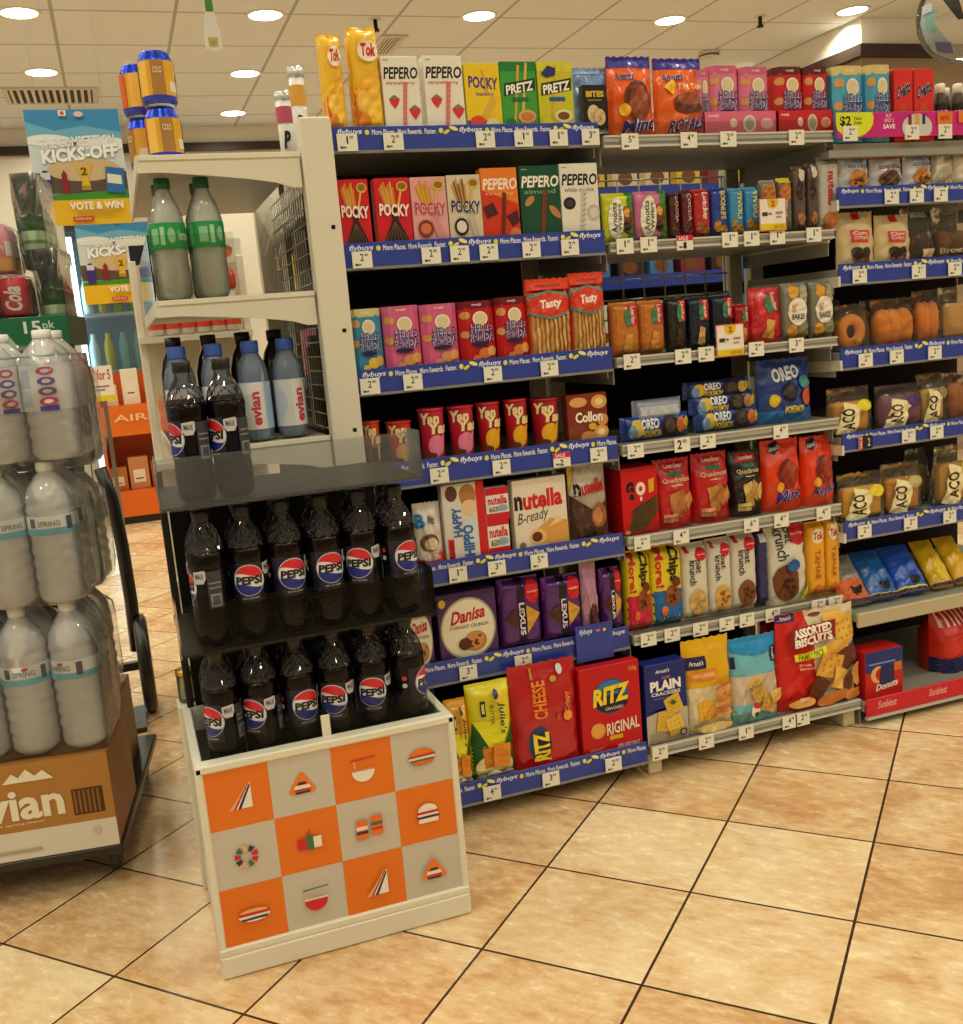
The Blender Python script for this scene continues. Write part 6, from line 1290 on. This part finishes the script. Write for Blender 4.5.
# ================================================================ hanging things
def string(root, x, y, z0, z1): 
    b = MB(); b.tube([(x, y, z0), (x, y, z1)], .0012, M('#d8d4cc', 'plastic'), 5); b.build('string', root)
def poster_art(qr):
    a = R_(0, .22, 1, 1, '#c8d4da')+R_(0, .78, 1, 1, '#3a8ac0')+P_([(0, .78), (0, .9), (.3, .82), (.6, .86), (1, .8), (1, .74), (0, .74)], '#6aaacb')+E_(.2, .74, .25, .05, '#dfe4e6')+E_(.8, .70, .28, .06, '#e2e6e6')+R_(0, .28, 1, .46, '#5a4a3c')+E_(.55, .48, .4, .1, '#c8b088')+P_([(0, .22), (1, .22), (1, .30), (0, .26)], '#3f8a2c')+R_(0, 0, 1, .22, '#e0b41c')
    a += T_('THE COMPETITION', .12, .68, .92, .77, '#e8e8ea', bold=.03, slope=.03)+T_('KICKS-OFF', .12, .56, .94, .68, '#eef0f0', bold=.05, slope=.05, o='#8a96a0', ow=.03)
    a += P_([(.46, .52), (.64, .52), (.58, .40), (.60, .34), (.50, .34), (.52, .40)], '#d8b02c')+R_(.50, .30, .60, .34, '#a8842c')+T_('2', .51, .43, .58, .50, '#6a4a10', bold=.04)
    a += P_([(.08, .24), (.18, .24), (.19, .42), (.15, .48), (.11, .48), (.07, .42)], '#3a2c7c')+R_(.08, .40, .18, .46, '#c8ccd8')+P_([(.30, .28), (.36, .28), (.36, .44), (.33, .48), (.30, .44)], '#8a1c2c')+P_([(.76, .28), (.96, .26), (.98, .48), (.78, .50)], '#2a68a8')+P_([(.78, .36), (.94, .34), (.94, .42), (.79, .44)], '#d8dccb')+R_(.36, .94, .44, .99, '#e8e4dc')+R_(.38, .95, .42, .98, '#d04a2c')+E_(.57, .955, .05, .025, '#d8bcc4')
    a += T_('VOTE & WIN', .34, .13, .92, .20, '#f2ece0', bold=.04)+R_(.42, .10, .9, .108, '#b88a2c')+R_(.42, .085, .86, .093, '#b88a2c')+R_(.36, .03, .58, .07, '#c83a1c')+T_('ENTER NOW', .38, .04, .56, .06, '#f0d8c8')
    return a
A, B_, Cc_ = aty(23, 112, 4.0), aty(117, 106, 4.0), aty(38, 227, 4.0)
pw, ph, pz = B_.x-A.x, A.z-Cc_.z+.006, Cc_.z
hp_ = thing('hanging_poster', 'hanging football themed poster with yellow foot', 'poster', ((A.x+B_.x)/2, 4.0, pz))
b = MB(); b.box(-pw/2, pw/2, -.002, .002, 0, ph, M('#d8d4c8', 'card'), .001); lay(b, poster_art(1), lambda u, v, o: (-pw/2+u*pw, -.002-o*2, v*ph)); b.build('sheet', hp_)
for x in (-pw*.35, pw*.35): string(hp_, x, 0, ph, CEIL-pz)
P = aty(209, 8, 3.2)
hm = thing('hanging_mobile', 'small green and white bottle shaped mobile hanging from the ceiling', 'sign', (P.x, 3.2, P.z))
b = MB(); H_ = aty(209, 52, 3.2).z-P.z
b.prism([(-.012, 0), (.012, 0), (.016, H_*.30), (.024, H_*.55), (.026, H_*.95), (.0, H_), (-.022, H_*.95), (-.022, H_*.55), (-.016, H_*.3)][::1], -.004, .004, M('#e4e2da', 'card'))
lay(b, P_([(.15, 0), (.85, 0), (.9, .45), (.1, .45)], '#d8a878')+E_(.5, .2, .3, .1, '#8ab468'), lambda u, v, o: (-.022+u*.046, -.0042-o, H_+(0-H_)*(1-v)*1.0+0) if False else (-.018+u*.036, -.0042-o, H_+.012+v*abs(H_)*.5)); b.build('card', hm)
b = MB(); b.prism([(-.011, -.01), (.011, -.01), (.009, .05), (-.009, .05)], -.006, .006, M('#4a8a34', 'card')); b.build('green_top', hm); string(hm, 0, 0, .05, CEIL-P.z)
P = aty(966, 14, 3.0); ba = thing('clear_balloon', 'clear round balloon with printed patches above the brown wall corner', 'balloon', (P.x, 3.0, P.z))
br_ = .162
b = MB(); b.lathe([(br_*sin(pi*k/20)+.0001, -br_*cos(pi*k/20)) for k in range(21)], BUBBLE, 40, cap=False)
def bp_(u, v, o):
    az = RD(-90+(u-.5)*170)-.98; el_ = RD((v-.5)*170)-.12; R__ = br_+.001+o
    return (R__*cos(el_)*cos(az), R__*cos(el_)*sin(az), R__*sin(el_))
lay(b, P_([(.22, .30), (.40, .18), (.46, .24), (.34, .48), (.28, .62), (.2, .5)], '#b4bcc8')+P_([(.26, .44), (.34, .38), (.36, .54), (.28, .58)], '#8cbcb8')+P_([(.26, .26), (.42, .20), (.44, .30), (.3, .34)], '#7478a4')+P_([(.40, .62), (.52, .44), (.56, .44), (.50, .66), (.42, .8)], '#3a3a34')+P_([(.60, .5), (.8, .42), (.84, .62), (.66, .7)], '#b88aa0')+R_(.24, .54, .34, .60, '#c8d0d8'), bp_, maxlen=.06, step=.0008); b.build('balloon', ba)
string(ba, 0, 0, br_, CEIL-P.z)

# ceiling fittings
def vent(u0, v0, u1, v1, label, n):
    A, B_ = atz(u0, v1, CEIL), atz(u1, v0, CEIL); t = thing('air_vent', label, 'vent', ((A.x+B_.x)/2, (A.y+B_.y)/2, CEIL)); hx, hy = abs(B_.x-A.x)/2, abs(B_.y-A.y)/2
    b = MB(); b.box(-hx, hx, -hy, hy, -.004, -.0005, M('#4a443a', 'matte')); b.build('backing', t)
    b = MB()
    for (x0, x1, y0, y1) in ((-hx-.03, hx+.03, -hy-.03, -hy), (-hx-.03, hx+.03, hy, hy+.03), (-hx-.03, -hx, -hy, hy), (hx, hx+.03, -hy, hy)): b.box(x0, x1, y0, y1, -.012, -.0005, M('#cfcabc', 'paint'))
    b.build('frame', t)
    for k in range(n):
        x = -hx+(k+.5)*2*hx/n; MB().box(x-hx/n*.45, x+hx/n*.45, -hy, hy, -.014, -.004, M('#d2cdbf', 'paint')).build('slat', t)
vent(12, 88, 92, 102, 'slatted air vent in the ceiling behind the hanging poster', 12)
vent(372, 36, 402, 52, 'small dark air vent in the ceiling above the strawberry stick boxes', 5)
def sprinkler(u, v, label):
    A = atz(u, v, CEIL); t = thing('fire_sprinkler', label, 'sprinkler', (A.x, A.y, CEIL))
    b = MB(); b.lathe([(.0001, -.004), (.035, -.004), (.035, 0)], M('#d8d4c8', 'paint'), 20, cap=False); b.build('plate', t)
    b = MB(); b.lathe([(.012, -.004), (.012, -.05), (.02, -.055), (.02, -.065), (.001, -.066)], M('#3a3630', 'metal'), 12); b.build('nozzle', t)
sprinkler(375, 19, 'dark fire sprinkler above the small dark ceiling vent'); sprinkler(760, 16, 'dark fire sprinkler above the pink and red hexagonal boxes')
A = atz(709, 52, CEIL); t = thing('smoke_detector', 'round smoke detector in the ceiling above the pink boxes', 'detector', (A.x, A.y, CEIL))
b = MB(); b.lathe([(.07, 0), (.075, -.012), (.06, -.03), (.03, -.04), (.0001, -.04)], M('#cfcabc', 'plastic'), 28, cap=False); b.build('body', t)
b = MB(); b.lathe([(.066, -.022), (.069, -.02), (.069, -.028), (.062, -.03)], M('#4a463e', 'plastic'), 28, cap=False); b.build('slot_ring', t)

# ================================================================ far side of the store
fr = thing('drinks_fridge', 'black framed glass door drinks fridge far behind the hanging poster', 'fridge', (-.02, 8.1, 0))
FX0, FX1, FYF, FZ = -.26, .58, -.33, 2.12
BLKF = M('#171615', 'paint')
b = MB(); b.box(FX0, FX1, FYF+.05, .38, 0, .12, BLKF); b.box(FX0, FX1, .34, .38, .12, FZ, M('#8ab0c0', 'paint')); b.box(FX0, FX0+.05, FYF+.03, .34, .12, FZ, BLKF); b.box(FX1-.05, FX1, FYF+.03, .34, .12, FZ, BLKF); b.box(FX0, FX1, FYF+.03, .34, FZ-.12, FZ, BLKF); b.build('cabinet', fr)
for k in range(1):
    a0 = FX0+.01+k*.77; a1 = a0+.76
    b = MB(); 
    for (x0, x1, z0, z1_) in ((a0, a0+.05, .12, FZ-.02), (a1-.05, a1, .12, FZ-.02), (a0, a1, .12, .18), (a0, a1, FZ-.08, FZ-.02)): b.box(x0, x1, FYF-.02, FYF+.02, z0, z1_, BLKF if k else M('#c9c9c4', 'paint'), .004)
    d = b.build('door_frame', fr); MB().box(a0+.05, a1-.05, FYF-.004, FYF+.004, .18, FZ-.08, GLASS).build('glass_pane', d)
for x in (FX0+.075, FX0+.76): MB().box(x-.02, x+.02, FYF+.05, FYF+.09, .2, FZ-.15, glow('#c8f4ff', 5)).build('light_strip', fr)
b = MB(); px0, px1, pz0, pz1 = FX0+.13, FX0+.62, 1.50, 2.08; b.box(px0, px1, FYF-.014, FYF-.010, pz0, pz1, M('#c8ccc8', 'card')); lay(b, poster_art(0), lambda u, v, o: (px0+u*(px1-px0), FYF-.014-o*4, pz0+v*(pz1-pz0))); b.build('door_poster', fr)
random.seed(3)
for k in range(4):
    z = .22+k*.40; MB().box(FX0+.06, FX1-.06, FYF+.06, .32, z, z+.02, M('#c8d8dc', 'paint')).build('shelf', fr)
    for i in range(10):
        x = FX0+.14+i*.10
        if x > FX0+.78: break
        c = random.choice(['#3a8a9c', '#7ab8c0', '#c8d8d8', '#8ab448', '#d8b83a', '#b83a5a', '#e0e4e0'])
        if 'FB' not in globals(): FB = {}
        if c not in FB:
            b = MB(); b.lathe([(.03, 0), (.036, .01), (.036, .17), (.016, .23), (.016, .26), (.0001, .261)], M(c, 'plastic'), 14); FB[c] = b.mesh('fridge_bottle')
        o = bpy.data.objects.new('fridge_bottle', FB[c]); COL.objects.link(o); o.location = (-.02+x, 8.1+FYF+.12, z+.021)
        tag(o, '%s bottle far away inside the black framed fridge' % {'#3a8a9c': 'teal', '#7ab8c0': 'pale teal', '#c8d8d8': 'grey white', '#8ab448': 'green', '#d8b83a': 'yellow', '#b83a5a': 'pink', '#e0e4e0': 'white'}[c], 'drink', 'bottles in the far fridge')
# card display by the fridge
cdx = thing('card_display', 'orange card display stand of boxes far down the aisle', 'display', (.0, 7.45, 0))
b = MB(); b.box(-.17, .30, -.15, .2, 0, .05, M('#1c1a18', 'paint')); b.build('plinth', cdx)
b = MB(); b.box(-.17, .30, -.16, .2, .05, .22, M('#d8641c', 'card')); b.box(-.17, -.15, -.16, .2, .22, 1.02, M('#c8581c', 'card')); b.box(.28, .30, -.16, .2, .22, 1.02, M('#c8581c', 'card')); b.box(-.17, .3, .18, .2, .22, 1.02, M('#c8581c', 'card'))
lay(b, T_('AIRS', .2, .3, .8, .7, '#f0c088'), lambda u, v, o: (-.17+u*.47, -.16-o*2, .66+v*.12))
b.box(-.15, .28, -.15, .18, .60, .80, M('#dc6c20', 'card')); b.build('stand', cdx)
for i, (x, z, c, hh, ww) in enumerate(((-.10, .222, '#b8743c', .16, .12), (.04, .222, '#c8885a', .22, .13), (.18, .222, '#a8602c', .18, .12), (-.08, .802, '#d8c8a8', .14, .1), (.06, .802, '#e0d8c8', .24, .11), (.2, .802, '#d87a3c', .18, .1))):
    b = box_pack(ww, hh, .08, R_(.2, .2, .8, .6, '#e8e0d0')+R_(.3, .3, .7, .34, '#3a3a3a'), c); o = b.build('carton', None, (.0+x, 7.45, z)); tag(o, ['small tan carton low in the orange stand', 'taller tan carton low in the orange stand', 'brown carton low in the orange stand', 'cream carton on the orange stand', 'tall pale carton on the orange stand', 'orange carton on top of the orange stand'][i], 'carton')
A, B_ = aty(88, 367, 6.5), aty(116, 400, 6.5)
of = thing('offer_sign', 'white offer sign with yellow foot in front of the far fridge', 'sign', ((A.x+B_.x)/2, 6.5, 0))
w_, h_ = B_.x-A.x, A.z-B_.z+.02
b = MB(); b.box(-w_/2, w_/2, -.003, .003, B_.z, A.z, M('#e4ded4', 'card')); lay(b, R_(0, 0, 1, .16, '#d8c41c')+T_('2 for 5', .1, .6, .9, .9, '#b83a3a')+R_(.15, .4, .8, .44, '#8a6a60')+R_(.15, .3, .6, .34, '#8a6a60'), lambda u, v, o: (-w_/2+u*w_, -.003-o*3, B_.z+v*(A.z-B_.z))); b.build('sheet', of)
b = MB(); b.box(-.012, .012, .004, .02, 0, A.z-.03, M('#8a8a86', 'metal')); b.build('pole', of)
# white display stand seen through the end shelves
ds = thing('white_display_stand', 'white slatted display stand of red topped bottles seen through the end shelves', 'display', (0, 3.6, 0))
A, B_ = aty(128, 262, 3.6), aty(247, 300, 3.6); sx0, sx1 = A.x, B_.x
b = MB(); b.box(sx0, sx0+.022, -.02, .02, 0, A.z, M('#ded8c8', 'paint'), .002); b.box(sx1-.022, sx1, -.02, .02, 0, A.z, M('#ded8c8', 'paint'), .002); b.build('post', ds)
b = MB(); b.box(sx0, sx1, .10, .12, 0, A.z, M('#d8cebc', 'matte')); b.build('back', ds)
for z in (.35, .75, 1.165): MB().box(sx0, sx1, -.06, .11, z-.02, z, M('#d2ccbc', 'paint')).build('shelf', ds)
b = MB(); za, zb_ = A.z-.02, aty(235, 238, 3.6).z; b.box(sx0, sx1, .0, .02, za, zb_, M('#e2ded2', 'card')); lay(b, R_(.02, .1, .16, .9, '#1c1c2c')+E_(.86, .5, .06, .26, '#dc6a34')+R_(.80, .55, .92, .64, '#5a8a4a'), lambda u, v, o: (sx0+u*(sx1-sx0), -o*2, za+v*(zb_-za))); b.build('header', ds)
sb = bottle('sauce_bottle', [(.02, 0), (.026, .006), (.027, .10), (.018, .13), (.016, .14)], M('#d8d0c4', 'gloss'), [(.022, .138), (.026, .15), (.026, .18), (.018, .2), (.001, .205)], '#d03a20', (.0275, .02, .09), '#c8402a')
for i in range(6):
    x = sx0+.06+i*(sx1-sx0-.12)/5; z = 1.166
    o = sb if i == 0 else dup(sb, (x, 3.56, z)); o.location = (x, 3.56, z); o['group'] = 'red topped sauce bottles on the white stand'
    o['label'] = '%s red topped sauce bottle on the white stand, counting away from the aisle' % ORD[i]
# facing run across the next aisle, seen through the wire back
fg = thing('far_shelving', 'far shelving run seen through the wire back of the middle bay', 'shelving', (1.6, 3.9, 0))
b = MB(); b.box(-1.0, 1.6, .02, .05, .05, 1.74, M('#3a322c', 'matte')); b.build('back_or_shade_panel', fg)
FZS = (.62, .98, 1.235, 1.56)
for z in FZS:
    s = MB().box(-1.0, 1.6, -.36, .03, z-.025, z, M('#b0aca0', 'paint')).build('shelf', fg); MB().box(-1.0, 1.6, -.368, -.36, z-.03, z+.018, BLUE).build('edge_strip', s)
for x in (-.98, .3, 1.58): MB().box(x-.02, x+.02, -.0, .06, 0, 1.75, WHT).build('upright', fg)
FCs = ['#c83a4a', '#d8b83a', '#b8a088', '#d87a9a', '#e0d8c8', '#8a2c3c', '#4a7ab0', '#d8c8a0', '#3a2a28']; FM = {}
FN = {'#c83a4a': 'red', '#d8b83a': 'yellow', '#b8a088': 'tan', '#d87a9a': 'pink', '#e0d8c8': 'cream', '#8a2c3c': 'maroon', '#4a7ab0': 'blue', '#d8c8a0': 'pale yellow', '#3a2a28': 'dark brown'}
for zi, z in enumerate(FZS[1:]):
    for i in range(18):
        c = random.choice(FCs)
        if c not in FM: FM[c] = box_pack(.10, .17, .05, R_(.1, .5, .9, .8, '#e4dcd0')+E_(.5, .28, .3, .15, '#7a4a28'), c).mesh('snack_pack')
        o = bpy.data.objects.new('snack_pack', FM[c]); COL.objects.link(o); o.location = (.66+i*.135, 3.58, z+.001)
        tag(o, '%s snack pack on the far run, on its %s shelf' % (FN[c], ('lower', 'middle', 'top')[zi]), 'snack', 'far %s packs %d' % (FN[c], zi))

for i, (c, nm, hh) in enumerate((('#1c1a1c', 'black', .24), ('#c8203a', 'red', .22), ('#d87a9a', 'pink', .20), ('#2a7a3c', 'green', .21), ('#e0d8cc', 'white', .18))):
    for zi, zr in enumerate((1.19, .90)):
        b = box_pack(.085, hh-.02*zi, .05, R_(.1, .5, .9, .7, '#d8d8e0')+R_(.2, .1, .8, .3, '#d8b03a'), c)
        tag(b.build('snack_pack', None, (.54-.012*i, 2.84-.055*i-.03, zr+.001)), '%s snack pack behind the wire end mesh, %s rear shelf' % (nm, ('upper', 'lower')[zi]), 'snack', 'rear %s pack' % nm)
